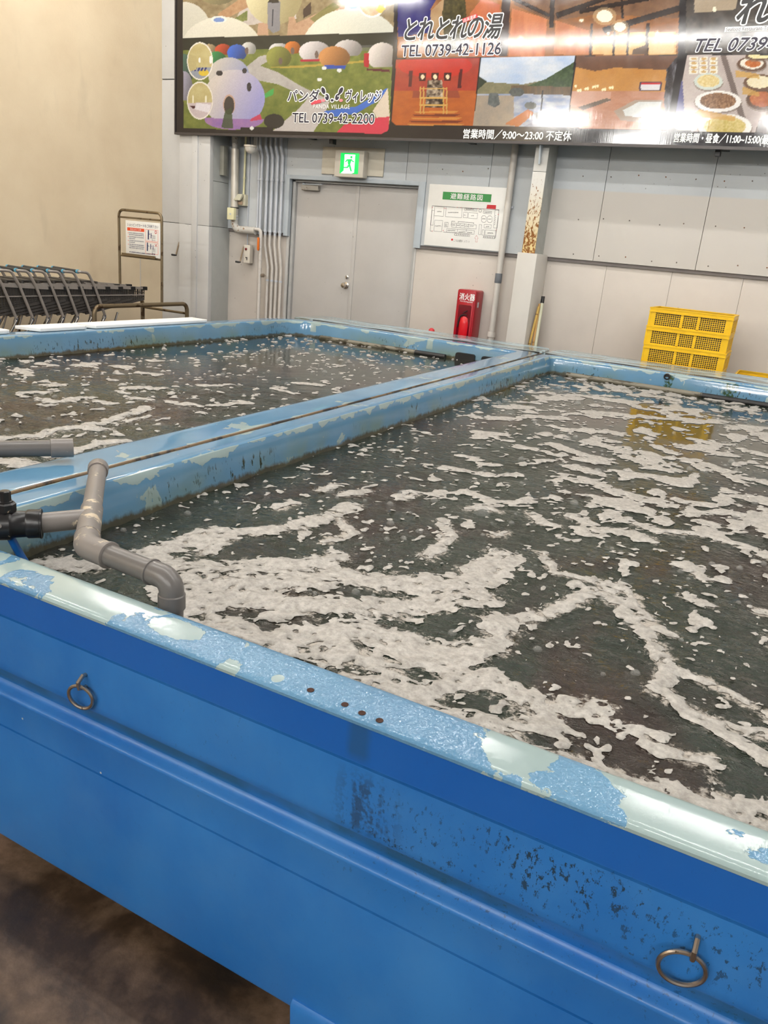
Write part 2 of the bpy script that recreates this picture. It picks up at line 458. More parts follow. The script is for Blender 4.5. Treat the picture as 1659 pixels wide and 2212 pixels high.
# ------------------------------------------------------------------ the double door
dr = thing('door_1', (-4.5, 7.62, 0), kind='structure', label='grey steel double door under the green exit sign', cat='door')
yl = 7.655
board_box('door_leaf', -5.245, -4.487, yl, yl + 0.04, 0.01, 2.03, M['door'], dr, 0.004)
board_box('door_leaf', -4.475, -3.775, yl, yl + 0.04, 0.01, 2.03, M['door'], dr, 0.004)
board_box('astragal', -4.505, -4.462, yl - 0.008, yl + 0.002, 0.012, 2.028, M['door'], dr, 0.002)
fr = MB(); fr.box(DX0, -5.247, yl - 0.035, yl + 0.06, 0, 2.05); fr.box(-3.773, DX1, yl - 0.035, yl + 0.06, 0, 2.05); fr.box(DX0, DX1, yl - 0.035, yl + 0.06, 2.032, DZ)
fr.build('door_frame', simple('door_frame_paint', srgb(176, 175, 172), 0.5), dr, bevel=0.003)
sr = MB()      # folded blue-grey flashing round the opening
sr.box(DX0 - 0.055, DX0, YW - 0.045, yl - 0.03, 1.47, DZ + 0.04); sr.box(DX1, DX1 + 0.075, YW - 0.045, yl - 0.03, 1.47, DZ + 0.04)
sr.box(DX0 + 0.001, DX1 - 0.001, YW - 0.045, yl - 0.03, DZ, DZ + 0.04)
sr.build('flashing', M['grey_trim'], dr, bevel=0.002)
lj = MB(); lj.box(DX0 - 0.03, DX0, YW - 0.012, yl, 0, 1.47); lj.box(DX1, DX1 + 0.02, YW - 0.008, yl, 0, 1.47)
lj.build('jamb_trim', worn('rust_streaked_jamb', srgb(188, 186, 182), srgb(132, 86, 44), 0.66, 9, stretch=(1, 1, 0.3)), dr, bevel=0.002)
kx, kz = -4.548, 1.02
k = MB().lathe([(0.034, 0), (0.034, 0.006), (0.014, 0.012), (0.013, 0.035), (0.026, 0.045), (0.030, 0.062), (0.024, 0.075), (0.006, 0.078)], (kx, yl, kz), (0, -1, 0), 20).build('door_knob', M['steel'], dr, smooth=True)
MB().lathe([(0.021, 0), (0.021, 0.005), (0.015, 0.009), (0.004, 0.010)], (kx + 0.005, yl, kz + 0.085), (0, -1, 0), 16).build('lock_cylinder', M['steel'], dr, smooth=True)
MB().box(kx + 0.002, kx + 0.008, yl - 0.02, yl - 0.006, kz + 0.07, kz + 0.1).build('thumb_turn', M['steel'], dr)
dc = MB().box(-5.165, -4.95, yl - 0.05, yl, 1.955, 2.005).build('door_closer', worn('grimy_steel', srgb(166, 160, 150), srgb(96, 76, 58), 0.55, 16), dr, bevel=0.004)
MB().bar((-5.16, yl - 0.03, 2.012), (-4.885, yl - 0.08, 2.018), 0.022, 0.008).bar((-5.15, yl - 0.02, 2.025), (-5.15, yl - 0.02, 2.0), 0.02, 0.03, (0, 1, 0)).build('closer_arm', M['grey_trim'], dc)

# ------------------------------------------------------------------ ceiling lamps
mtube = NT('lit_tube'); mtube.b.inputs['Emission Color'].default_value = LAMP_COLOR + (1,); mtube.b.inputs['Emission Strength'].default_value = 6.0
mtube = mtube.set((0.9, 0.9, 0.88, 1), 0.4)
mhous = simple('lamp_housing_white', srgb(226, 226, 222), 0.4, vary=0.03)
lamp0 = None
_lamp_things = []
for x, y, pair in _lamp_lights:
    if lamp0 is None:
        lamp0 = t = thing('ceiling_lamp', (x, y, LAMP_Z), 'white twin-tube fluorescent lamp hanging below the ceiling', 'lamp', 'fluorescent lamps in rows under the ceiling')
        MB().prismx([(-0.11, 0.06), (0.11, 0.06), (0.05, 0.12), (-0.05, 0.12)], -LAMP_LEN / 2, LAMP_LEN / 2).build('housing', mhous, t, local=True)
        for s in (-1, 1):
            MB().tube([(-LAMP_LEN / 2 + 0.02, 0.05 * s, 0.035), (LAMP_LEN / 2 - 0.02, 0.05 * s, 0.035)], 0.016, 10).build('tube', mtube, t, local=True, smooth=True)
        for q in (-0.4, 0.4): MB().tube([(q, 0, 0.12), (q, 0, H_TOP - LAMP_Z)], 0.006, 6).build('hanger', mhous, t, local=True)
    else:
        t = copy_tree(lamp0); t.location = (x, y, LAMP_Z)
    _lamp_things.append((pair, t))
    _rown = {5.75: 'row by the billboard', 3.9: 'second row', 1.62: 'third row', -4.8: 'fourth row', -8.0: 'fifth row'}[y]
    _k = sum(1 for _p, _q in _lamp_things if abs(_q.location[1] - y) < 1e-3)
    t['label'] = 'fluorescent ceiling lamp, %s from the beige wall in the %s' % (['first', 'second', 'third', 'fourth', 'fifth', 'sixth', 'seventh', 'eighth', 'ninth'][_k - 1], _rown)
for pair, t in _lamp_things:
    for lo, s in zip(pair, (-1, 1)): lo.parent = t; lo.location = (0, 0.05 * s, 0)
# ================================================================== tanks
RIM_Z = 0.75
WATER_Z = 0.62
def m_rim(name, which):
    """light blue paint peeling to pale undercoat; grime and algae along the waterline"""
    n = NT(name); p = n.pos(); x, y, z = n.sep(p)
    tone = n.noise(p, 2.2, 4)
    blue = n.mix(n.mapr(tone, 0.3, 0.7), srgb(84, 128, 161), srgb(103, 146, 176))
    pale = n.mix(n.noise(p, 7, 3), srgb(140, 160, 160), srgb(154, 172, 170))
    nz = n.noise(p, 8.5 if which == 'near' else 4.5, 6, 0.55, 0.4)
    # how much undercoat shows: mostly along the top edges of the inner walls
    wear = (0.16 if which == 'near' else 0.085)
    edge = n.mapr(z, 0.715, 0.745, -0.08, wear)
    side = n.mapr(z, 0.7485, 0.7500, 0.0, -wear - 0.07)
    amount = n.math('ADD', edge, side)
    if which == 'near':
        xr = n.mapr(x, -1.8, 0.6)
        fx = n.ramp(xr, [(0.0, 0.53), (0.22, 0.58), (0.30, 0.60), (0.375, 0.44), (0.45, 0.39), (0.60, 0.40), (0.65, 0.58), (0.72, 0.62), (1.0, 0.62)])
        front = n.mapr(y, 1.10, 1.06)
        lip = n.math('MULTIPLY', n.math('SUBTRACT', fx, 0.45), front)
        amount = n.math('ADD', n.math('MULTIPLY', amount, n.math('SUBTRACT', 1.0, front)), lip)
    val = n.math('ADD', nz, amount)
    peel = n.mapr(val, 0.565, 0.572)
    # hand-seen pale blob and pale drips
    for (bx, by, rx, ry) in (((-0.905, 0.997, 0.062, 0.035), (-0.655, 0.968, 0.012, 0.014)) if which == 'near' else ((-3.97, 6.2, 0.03, 0.3), (-2.8, 6.2, 0.03, 0.3))):
        d = n.math('ADD', n.math('POWER', n.math('DIVIDE', n.math('SUBTRACT', x, bx), rx), 2.0), n.math('POWER', n.math('DIVIDE', n.math('SUBTRACT', y, by), ry), 2.0))
        blob = n.mapr(n.math('ADD', d, n.math('MULTIPLY', n.noise(p, 26, 4, 0.6), 1.5)), 1.60, 1.57)
        if which != 'near': blob = n.math('MULTIPLY', blob, n.mapr(z, 0.66, 0.67))
        peel = n.math('MAXIMUM', peel, blob)
    col = n.mix(peel, blue, pale)
    # green-brown growth above the waterline
    al = n.noise(n.scale(p, 1, 1, 0.6), 22, 5, 0.65)
    film = n.math('MULTIPLY', n.mapr(z, 0.735, 0.66, 0.0, 0.75), n.mapr(n.noise(p, 3.0, 3), 0.42, 0.62))
    col = n.mix(film, col, srgb(108, 132, 122))
    spots = n.math('MULTIPLY', n.mapr(n.noise(n.scale(p, 1, 1, 0.35), 60, 3, 0.6), 0.58, 0.63), n.math('MULTIPLY', n.mapr(z, 0.715, 0.69), n.mapr(n.noise(p, 2.0, 2), 0.50, 0.60)))
    col = n.mix(spots, col, srgb(36, 48, 30))
    wl_ = n.mapr(n.math('ADD', z, n.math('MULTIPLY', n.math('SUBTRACT', al, 0.5), 0.05)), 0.646, 0.632)
    col = n.mix(n.math('MULTIPLY', wl_, 0.92), col, n.mix(al, srgb(40, 38, 22), srgb(96, 84, 52)))
    if which == 'near':      # green drips below the drain hole and in the far corner
        for gx_, wd in ((-0.845, 0.035), (-0.415, 0.06)):
            gm = n.math('MULTIPLY', n.mapr(n.math('ABSOLUTE', n.math('SUBTRACT', n.math('ADD', x, n.math('MULTIPLY', n.math('SUBTRACT', al, 0.5), 0.12)), gx_)), wd, wd * 0.5), n.math('MULTIPLY', n.mapr(y, 6.0, 6.1), n.mapr(z, 0.745, 0.735)))
            col = n.mix(n.math('MULTIPLY', gm, n.mapr(n.noise(p, 40, 4), 0.40, 0.56)), col, srgb(40, 66, 30))
    # wet pebbled film on the blue paint
    wet = n.noise(p, 130, 2, 0.5)
    wst = n.math('MULTIPLY', n.math('SUBTRACT', 1.05, peel), 0.55 if which == 'near' else 0.03)
    if which == 'near': wst = n.math('MULTIPLY', wst, n.math('ADD', n.math('MULTIPLY', front, 0.95), 0.05))
    nm = n.bump(wet, wst, 0.003)
    nm = n.bump(peel, 0.5, 0.0012, nm)
    rough = n.mix(peel, (0.09,) * 3 + (1,), (0.16,) * 3 + (1,))
    n.set(col, rough, 0.0, 0.65, nm)
    return n.m
M['rim_near'] = m_rim('peeling_light_blue_near', 'near')
M['rim_far'] = m_rim('peeling_light_blue_far', 'far')
def m_hull():
    n = NT('blue_gelcoat'); p = n.pos(); x, y, z = n.sep(p)
    t = n.noise(n.scale(p, 1, 1, 0.6), 3.0, 6, 0.6)
    col = n.mix(n.mapr(t, 0.3, 0.7), srgb(28, 100, 176), srgb(52, 124, 194))
    dust = n.math('MULTIPLY', n.mapr(n.noise(p, 9, 5), 0.45, 0.7), 0.25)
    col = n.mix(dust, col, srgb(72, 130, 188))
    # upper strip is a deeper blue
    col = n.mix(n.math('MULTIPLY', n.mapr(z, 0.658, 0.664), 0.75), col, srgb(12, 84, 168))
    # algae specks, thickest in the middle of the front
    area = n.math('MULTIPLY', n.mapr(n.noise(p, 2.2, 3), 0.42, 0.60), n.math('MULTIPLY', n.mapr(x, -0.95, -0.55), n.mapr(z, 0.665, 0.64)))
    area = n.math('MULTIPLY', area, n.mapr(z, 0.40, 0.52))
    sp = n.mapr(n.math('ADD', n.noise(n.scale(p, 1, 1, 0.55), 120, 4, 0.7), n.math('MULTIPLY', area, 0.10)), 0.645, 0.70)
    col = n.mix(n.math('MULTIPLY', sp, n.math('ADD', n.math('MULTIPLY', area, 0.75), 0.12)), col, srgb(30, 44, 40))
    st = n.mapr(n.math('ADD', n.math('MULTIPLY', n.noise(n.scale(p, 1, 1, 0.12), 50, 3), 0.6), n.math('MULTIPLY', n.noise(p, 110, 3), 0.4)), 0.50, 0.58)
    st = n.math('MULTIPLY', st, n.math('MULTIPLY', n.mapr(n.math('ABSOLUTE', n.math('ADD', x, 0.46)), 0.075, 0.02), n.math('MULTIPLY', n.mapr(z, 0.655, 0.62), n.mapr(z, 0.525, 0.545))))
    col = n.mix(n.math('MULTIPLY', st, 0.6), col, srgb(38, 44, 34))
    # greenish film lying in the recess
    gr = n.math('MULTIPLY', n.math('MULTIPLY', n.mapr(z, 0.480, 0.500), n.mapr(z, 0.526, 0.520)), n.mapr(n.noise(p, 4, 4), 0.40, 0.56))
    drip = n.math('MULTIPLY', n.mapr(n.math('ABSOLUTE', n.math('ADD', n.math('ADD', x, 0.475), n.math('MULTIPLY', n.noise(p, 12, 2), 0.02))), 0.026, 0.012), n.mapr(z, 0.66, 0.68))
    col = n.mix(n.math('MULTIPLY', drip, 0.5), col, srgb(36, 76, 92))
    col = n.mix(n.math('MULTIPLY', gr, 0.75), col, srgb(26, 72, 84))
    chips = n.mapr(n.voronoi(p, 9.0), 0.035, 0.028)
    col = n.mix(chips, col, srgb(168, 176, 186))
    return n.set(col, n.mapr(t, 0.3, 0.7, 0.30, 0.42), 0.0, 0.5, n.bump(n.noise(p, 40, 4), 0.06, 0.004))
M['hull'] = m_hull()

def rloop(quad, inset, R, nseg=8):
    """counter-clockwise quad inset by a distance, corners rounded"""
    q = [np.array(c, float) for c in quad]; N = 4; ed = []
    for i in range(N):
        a, b = q[i], q[(i + 1) % N]; d = (b - a) / np.linalg.norm(b - a); nrm = np.array([-d[1], d[0]]); ed.append((a + nrm * inset, d))
    cs = []
    for i in range(N):
        p1, d1 = ed[i - 1]; p2, d2 = ed[i]
        t = np.linalg.solve(np.array([[d1[0], -d2[0]], [d1[1], -d2[1]]]), p2 - p1); cs.append(p1 + d1 * t[0])
    out = []
    for i in range(N):
        a, b, c = cs[i - 1], cs[i], cs[(i + 1) % N]; r = max((R[i] if hasattr(R, '__len__') else R) - inset, 0.03)
        u = (a - b) / np.linalg.norm(a - b); v = (c - b) / np.linalg.norm(c - b); ang = math.acos(float(u @ v))
        d = r / math.tan(ang / 2); bis = (u + v) / np.linalg.norm(u + v); cen = b + bis * (r / math.sin(ang / 2)); p0 = b + u * d - cen; p1 = b + v * d - cen; tot = math.pi - ang
        for k in range(nseg + 1):
            t = k / nseg; out.append(cen + (math.sin((1 - t) * tot) * p0 + math.sin(t * tot) * p1) / math.sin(tot))
    return out
def sweep(quad, R, prof, nseg=8, floor=False):
    mb = MB(); n = None
    for ins, z in prof:
        lp = rloop(quad, ins, R, nseg); n = len(lp); mb.v.extend([(float(p[0]), float(p[1]), z) for p in lp])
    for i in range(len(prof) - 1):
        for j in range(n):
            j2 = (j + 1) % n; mb.f.append((i * n + j, i * n + j2, (i + 1) * n + j2, (i + 1) * n + j))
    if floor: mb.f.append(tuple((len(prof) - 1) * n + j for j in range(n)))
    return mb

def flip(mb):
    mb.f = [tuple(reversed(f)) for f in mb.f]; return mb
OUT = [(0.030, 0.060), (0.016, 0.066), (0.011, 0.080), (0.011, 0.381), (0.020, 0.382), (0.020, 0.3845), (0.011, 0.386), (0.009, 0.455), (0.0065, 0.464), (0.0065, 0.468), (0.009, 0.4715), (0.014, 0.474),
       (0.022, 0.477), (0.029, 0.481), (0.0315, 0.487), (0.028, 0.498), (0.019, 0.520), (0.0155, 0.525), (0.013, 0.531), (0.012, 0.542), (0.012, 0.6555), (0.024, 0.657), (0.024, 0.660),
       (0.011, 0.6615), (0.011, 0.735)]
RIM = [(0.011, 0.735), (0.004, 0.7355), (0.000, 0.739), (0.000, 0.744), (0.0025, 0.7470), (0.007, 0.7490), (0.014, 0.7499), (0.035, 0.7510), (0.060, 0.7523), (0.076, 0.7529), (0.083, 0.7518), (0.088, 0.747)]
def lip(w):      # stretch the lip to another width
    return [(i * w / 0.088, z) for i, z in RIM[3:]]
INN = [(0.000, 0.747), (0.004, 0.738), (0.008, 0.725), (0.016, 0.660), (0.022, 0.62), (0.030, 0.56), (0.045, 0.35), (0.065, 0.20), (0.12, 0.15)]

QR = [(-1.748, 0.944), (0.92, 0.944), (0.80, 6.335), (-1.868, 6.335)]
QL = [(-4.36, 0.944), (-1.758, 0.944), (-1.878, 6.335), (-4.36, 6.335)]
def make_tank(quad, R, w, mrim, label):
    t = thing('fish_tank', (np.mean([q[0] for q in quad]), np.mean([q[1] for q in quad]), 0), label, 'fish tank', 'live fish tanks')
    sweep(quad, R, OUT).build('hull', M['hull'], t, smooth=True, fix=False)
    sweep(quad, R, RIM[:4] + lip(w)).build('rim', mrim, t, smooth=True, fix=False)
    sweep(quad, R, [(w + a, z) for a, z in INN], floor=True).build('liner', mrim, t, smooth=True, fix=False)
    return t
tank_r = make_tank(QR, 0.13, 0.100, M['rim_near'], 'blue fish tank in front with frothing water and ring handles')
tank_l = make_tank(QL, [0.2, 0.16, 0.12, 0.42], 0.165, M['rim_far'], 'light blue fish tank behind the dividing seam beside the shopping carts')
# feet
for x0, x1 in ((-0.575, 0.25),):
    MB().prismx([(0.952, 0.0), (0.945, 0.085), (0.952, 0.098), (1.20, 0.098), (1.20, 0.0)], x0, x1).build('foot', M['hull'], tank_r, bevel=0.004)
MB().box(-1.6, 0.7, 5.2, 6.2, 0, 0.15).build('foot', M['hull'], tank_r)
MB().box(-1.6, -1.1, 1.4, 2.2, 0, 0.15).build('foot', M['hull'], tank_r)
for y0 in (1.1, 5.2): MB().box(-4.1, -2.0, y0, y0 + 0.9, 0, 0.15).build('foot', M['hull'], tank_l)
# bolt holes in the front lip
mh = simple('rusty_hole', srgb(58, 30, 18), 0.8)
for px, py in ((671, 1491), (745, 1522), (782, 1540), (820, 1556)):
    c = PZ(px, py, 0.7505)
    MB().lathe([(0.0062, 0.0), (0.0062, 0.0006), (0.0055, 0.0009), (0.0048, 0.0004), (0.0046, 0.0003)], (c[0], c[1], 0.7497 + 0.0525 * (c[1] - 0.944) - 0.0004), (0, -0.05, 1), 14).build('bolt_hole', mh, tank_r, smooth=True)
# ring handles
def ring_handle(x, z, yface, tilt, rad):
    e = MB().tube([(x, yface + 0.012, z + 0.012), (x, yface - 0.008, z + 0.014), (x, yface - 0.020, z + 0.004), (x, yface - 0.018, z - 0.010), (x, yface - 0.006, z - 0.014), (x, yface + 0.012, z - 0.013)], 0.0042, 8)
    e = e.build('eye_bolt', M['steel_dark'], tank_r, smooth=True)
    c = np.array([x + rad * math.sin(tilt) * 0.9, yface - 0.014, z - 0.006 - rad * 0.98])
    pts = []
    for k in range(28):
        a = 2 * math.pi * k / 28; pts.append(c + np.array([math.cos(a) * rad, -math.sin(a) * rad * 0.10 + math.cos(a) * 0.006, math.sin(a) * rad]))
    MB().tube(pts, 0.0036, 8, closed=True).build('ring', M['steel_dark'], e, smooth=True)
M['steel_dark'] = worn('tarnished_steel', (0.50, 0.43, 0.36, 1), (0.10, 0.07, 0.05, 1), 0.62, 60, rough=0.28, metal=1.0)
ring_handle(-1.098, 0.592, 0.956, -0.05, 0.026)
ring_handle(0.050, 0.600, 0.956, -0.35, 0.030)
# brown caulk in the seam between the two tanks
sp_ = [(-1.753 - 0.0222 * (y - 0.944) , y, 0.748) for y in np.linspace(1.05, 6.30, 40)]
MB().tube([(x + 0.001 * math.sin(i * 1.7), y, z + 0.001 * math.cos(i * 2.3)) for i, (x, y, z) in enumerate(sp_)], 0.006, 8).build('seam_caulk', worn('brown_caulk', srgb(120, 96, 70), srgb(50, 42, 38), 0.5, 10), tank_l, smooth=True)
# dark overflow slots high on the far wall of the rear-left tank
for a, b in (((985, 768), (1024, 790)), ((1041, 776), (1068, 786))):
    p0 = PY(*a, 6.145); p1 = PY(*b, 6.145); cx_, cz_ = (p0[0] + p1[0]) / 2, 0.645; hw, hh = abs(p1[0] - p0[0]) / 2, 0.035
    pts = [(cx_ + sx * (hw - 0.02) + 0.02 * math.cos(t), cz_ + sz * (hh - 0.02) + 0.02 * math.sin(t)) for sx, sz, t0 in ((1, 1, 0), (-1, 1, 1), (-1, -1, 2), (1, -1, 3)) for t in (t0 * math.pi / 2, t0 * math.pi / 2 + 0.5, t0 * math.pi / 2 + 1.07, (t0 + 1) * math.pi / 2)]
    MB().prism(pts, 6.128, 6.19).build('overflow_slot', M['black'], tank_l)
dh = PY(1441, 815, 6.235)
MB().lathe([(0.024, -0.004), (0.024, 0.004), (0.017, 0.006), (0.014, -0.002)], (dh[0], 6.224, 0.722), (0, -1, 0), 18).build('drain_hole', M['black'], tank_r, smooth=True)
# ------------------------------------------------------------------ wet-topped troughs behind the tanks
def m_ledge():
    n = NT('wet_pale_ledge'); p = n.pos()
    s = n.noise(n.scale(p, 0.5, 2.5, 1), 5, 5, 0.6, 0.5)
    col = n.ramp(s, [(0.36, srgb(96, 100, 86)), (0.48, srgb(142, 166, 176)), (0.62, srgb(168, 194, 204))])
    return n.set(col, n.mapr(s, 0.35, 0.6, 0.05, 0.22), normal=n.bump(n.noise(p, 14, 3), 0.05, 0.01))
M['ledge'] = m_ledge()
for quad, lab in (([(-4.33, 6.352), (-1.90, 6.352), (-1.94, 6.84), (-4.33, 6.84)], 'wet-topped light blue trough behind the rear-left tank below the door'),
                  ([(-1.872, 6.352), (0.80, 6.352), (0.80, 6.86), (-1.872, 6.86)], 'wet-topped light blue trough in front of the yellow crates')):
    t = thing('drain_trough', (np.mean([q[0] for q in quad]), 6.6, 0), lab, 'trough', 'troughs along the back wall')
    sweep(quad, [0.03, 0.03, 0.14, 0.14], [(0.02, 0.0), (0.02, 0.70), (0.0, 0.705)], 5).build('body', M['hull'], t, smooth=True, fix=False)
    sweep(quad, [0.03, 0.03, 0.14, 0.14], [(0.0, 0.705), (0.0, 0.742), (0.006, 0.748), (0.02, 0.749)], 5, floor=True).build('top', M['ledge'], t, smooth=True, fix=False)
# dark grime line in the joint
mgr = simple('black_grime', srgb(30, 28, 22), 0.7)
for xa_, xb_, tk in ((-1.85, 0.75, tank_r), (-4.1, -1.9, tank_l)):
    MB().tube([(x, 6.344, 0.744 + 0.003 * math.sin(x * 9)) for x in np.linspace(xa_, xb_, 40)], 0.0075, 6).build('joint_grime', mgr, tk)
# ================================================================== water and froth
def m_water():
    n = NT('dark_green_water'); p = n.pos(); x, y, z = n.sep(p)
    a = n.noise(n.scale(p, 1, 0.6, 1), 2.0, 4, 0.6, 0.5)
    col = n.ramp(a, [(0.35, srgb(42, 51, 43)), (0.50, srgb(36, 43, 35)), (0.60, srgb(44, 38, 32)), (0.72, srgb(54, 40, 35))])
    r1 = n.noise(n.scale(p, 1, 1.6, 1), 26, 4, 0.6, 0.6); r2 = n.noise(p, 85, 3, 0.6)
    near = n.mapr(y, 4.4, 1.8, 0.04, 1.0)
    nm = n.bump(r1, n.math('MULTIPLY', near, 0.50), 0.03)
    nm = n.bump(r2, n.math('MULTIPLY', near, 0.25), 0.006, nm)
    at = n.node('ShaderNodeAttribute'); at.attribute_name = 'veil'; veil = at.outputs['Fac']
    fz = n.noise(p, 75, 6, 0.72, 0.4); fz2 = n.noise(n.scale(p, 1, 1.3, 1), 24, 4, 0.65, 0.8)
    fm = n.mapr(n.math('ADD', n.math('ADD', n.math('MULTIPLY', fz, 0.6), n.math('MULTIPLY', fz2, 0.4)), n.math('MULTIPLY', veil, 0.20)), 0.605, 0.72)
    fm = n.math('MULTIPLY', fm, n.mapr(veil, 0.02, 0.25))
    col = n.mix(fm, col, srgb(176, 168, 158))
    n.set(col, n.mapr(fm, 0, 1, 0.055, 0.4), 0.0, 0.5, nm); n.b.inputs['IOR'].default_value = 1.33
    return n.m
M['water'] = m_water()
def m_foam():
    n = NT('sea_froth'); p = n.pos(); y = n.sep(p)[1]
    v = n.voronoi(p, 150.0); v2 = n.voronoi(p, 55.0)
    g = n.noise(p, 60, 5, 0.7)
    col = n.mix(n.mapr(g, 0.30, 0.62), srgb(136, 131, 124), srgb(182, 177, 170))
    pit = n.math('MULTIPLY', n.mapr(v2, 0.20, 0.10), n.mapr(n.noise(p, 9, 3), 0.50, 0.62))
    col = n.mix(n.math('MULTIPLY', pit, 0.8), col, srgb(70, 72, 62))
    h = n.math('ADD', n.math('MULTIPLY', v, 0.6), n.math('MULTIPLY', g, 0.6))
    return n.set(col, 0.45, 0.0, 0.4, n.bump(h, 0.32, 0.004))
M['foam'] = m_foam()

OUTLET = (-0.98, 1.17)
def wave(x, y, left=False):
    d = np.hypot(x - (-2.6 if left else OUTLET[0]), y - (1.6 if left else OUTLET[1]))
    amp = 0.0006 + 0.0032 * np.clip((4.8 - y) / 2.4, 0, 1) + 0.011 * np.exp(-(d / 1.3) ** 2) + (0.004 * np.exp(-((y - 3.0) / 1.0) ** 2) if left else 0)
    w = (fbm(x * 7 + 0.6 * y, y * 9, 3, 5) - 0.5) * 1.5 + (fbm(x * 22, y * 26, 3, 9) - 0.5) * 0.8
    w += 0.35 * np.sin(d * 19 + 3 * fbm(x * 3, y * 3, 2, 3)) * np.exp(-(d / 1.6) ** 2)
    return WATER_Z + amp * w

def in_quad(x, y, quad, ins):
    ok = np.ones(np.shape(x), bool)
    for i in range(4):
        a = np.array(quad[i]); b = np.array(quad[(i + 1) % 4]); d = (b - a) / np.linalg.norm(b - a)
        ok &= ((x - a[0]) * -d[1] + (y - a[1]) * d[0]) > ins
    return ok

def grid_mesh(xs, ys, hfun, quad, ins, name, mat, label, cat, vfun):
    X, Y = np.meshgrid(xs, ys)
    # bend the grid to the tank's own outline so the edge stays under the liner
    x0 = quad[0][0] + (quad[3][0] - quad[0][0]) * (Y - quad[0][1]) / (quad[3][1] - quad[0][1]) + ins
    x1 = quad[1][0] + (quad[2][0] - quad[1][0]) * (Y - quad[1][1]) / (quad[2][1] - quad[1][1]) - ins
    X = x0 + (X - xs[0]) / (xs[-1] - xs[0]) * (x1 - x0)
    Z = hfun(X, Y)
    ny, nx = X.shape
    v = np.stack([X.ravel(), Y.ravel(), Z.ravel()], 1)
    i = np.arange(ny - 1)[:, None] * nx + np.arange(nx - 1)[None]
    f = np.stack([i, i + 1, i + nx + 1, i + nx], -1).reshape(-1, 4)
    me = bpy.data.meshes.new(name); me.from_pydata(v.tolist(), [], f.tolist()); me.update(); me.shade_smooth()
    at = me.attributes.new('veil', 'FLOAT', 'POINT'); at.data.foreach_set('value', vfun(X, Y).astype(np.float32).ravel())
    o = link_mesh(name, me, mat); tag(o, label, cat, kind='stuff'); return o
# ---- where the froth lies
def pw(px, py): return PZ(px, py, WATER_Z)[:2]
def capsules(strokes):
    out = []
    for pts, wpx in strokes:
        w0 = [pw(*p) for p in pts]
        for (a, b) in zip(w0[:-1], w0[1:]): out.append((a, b, wpx))
    return out
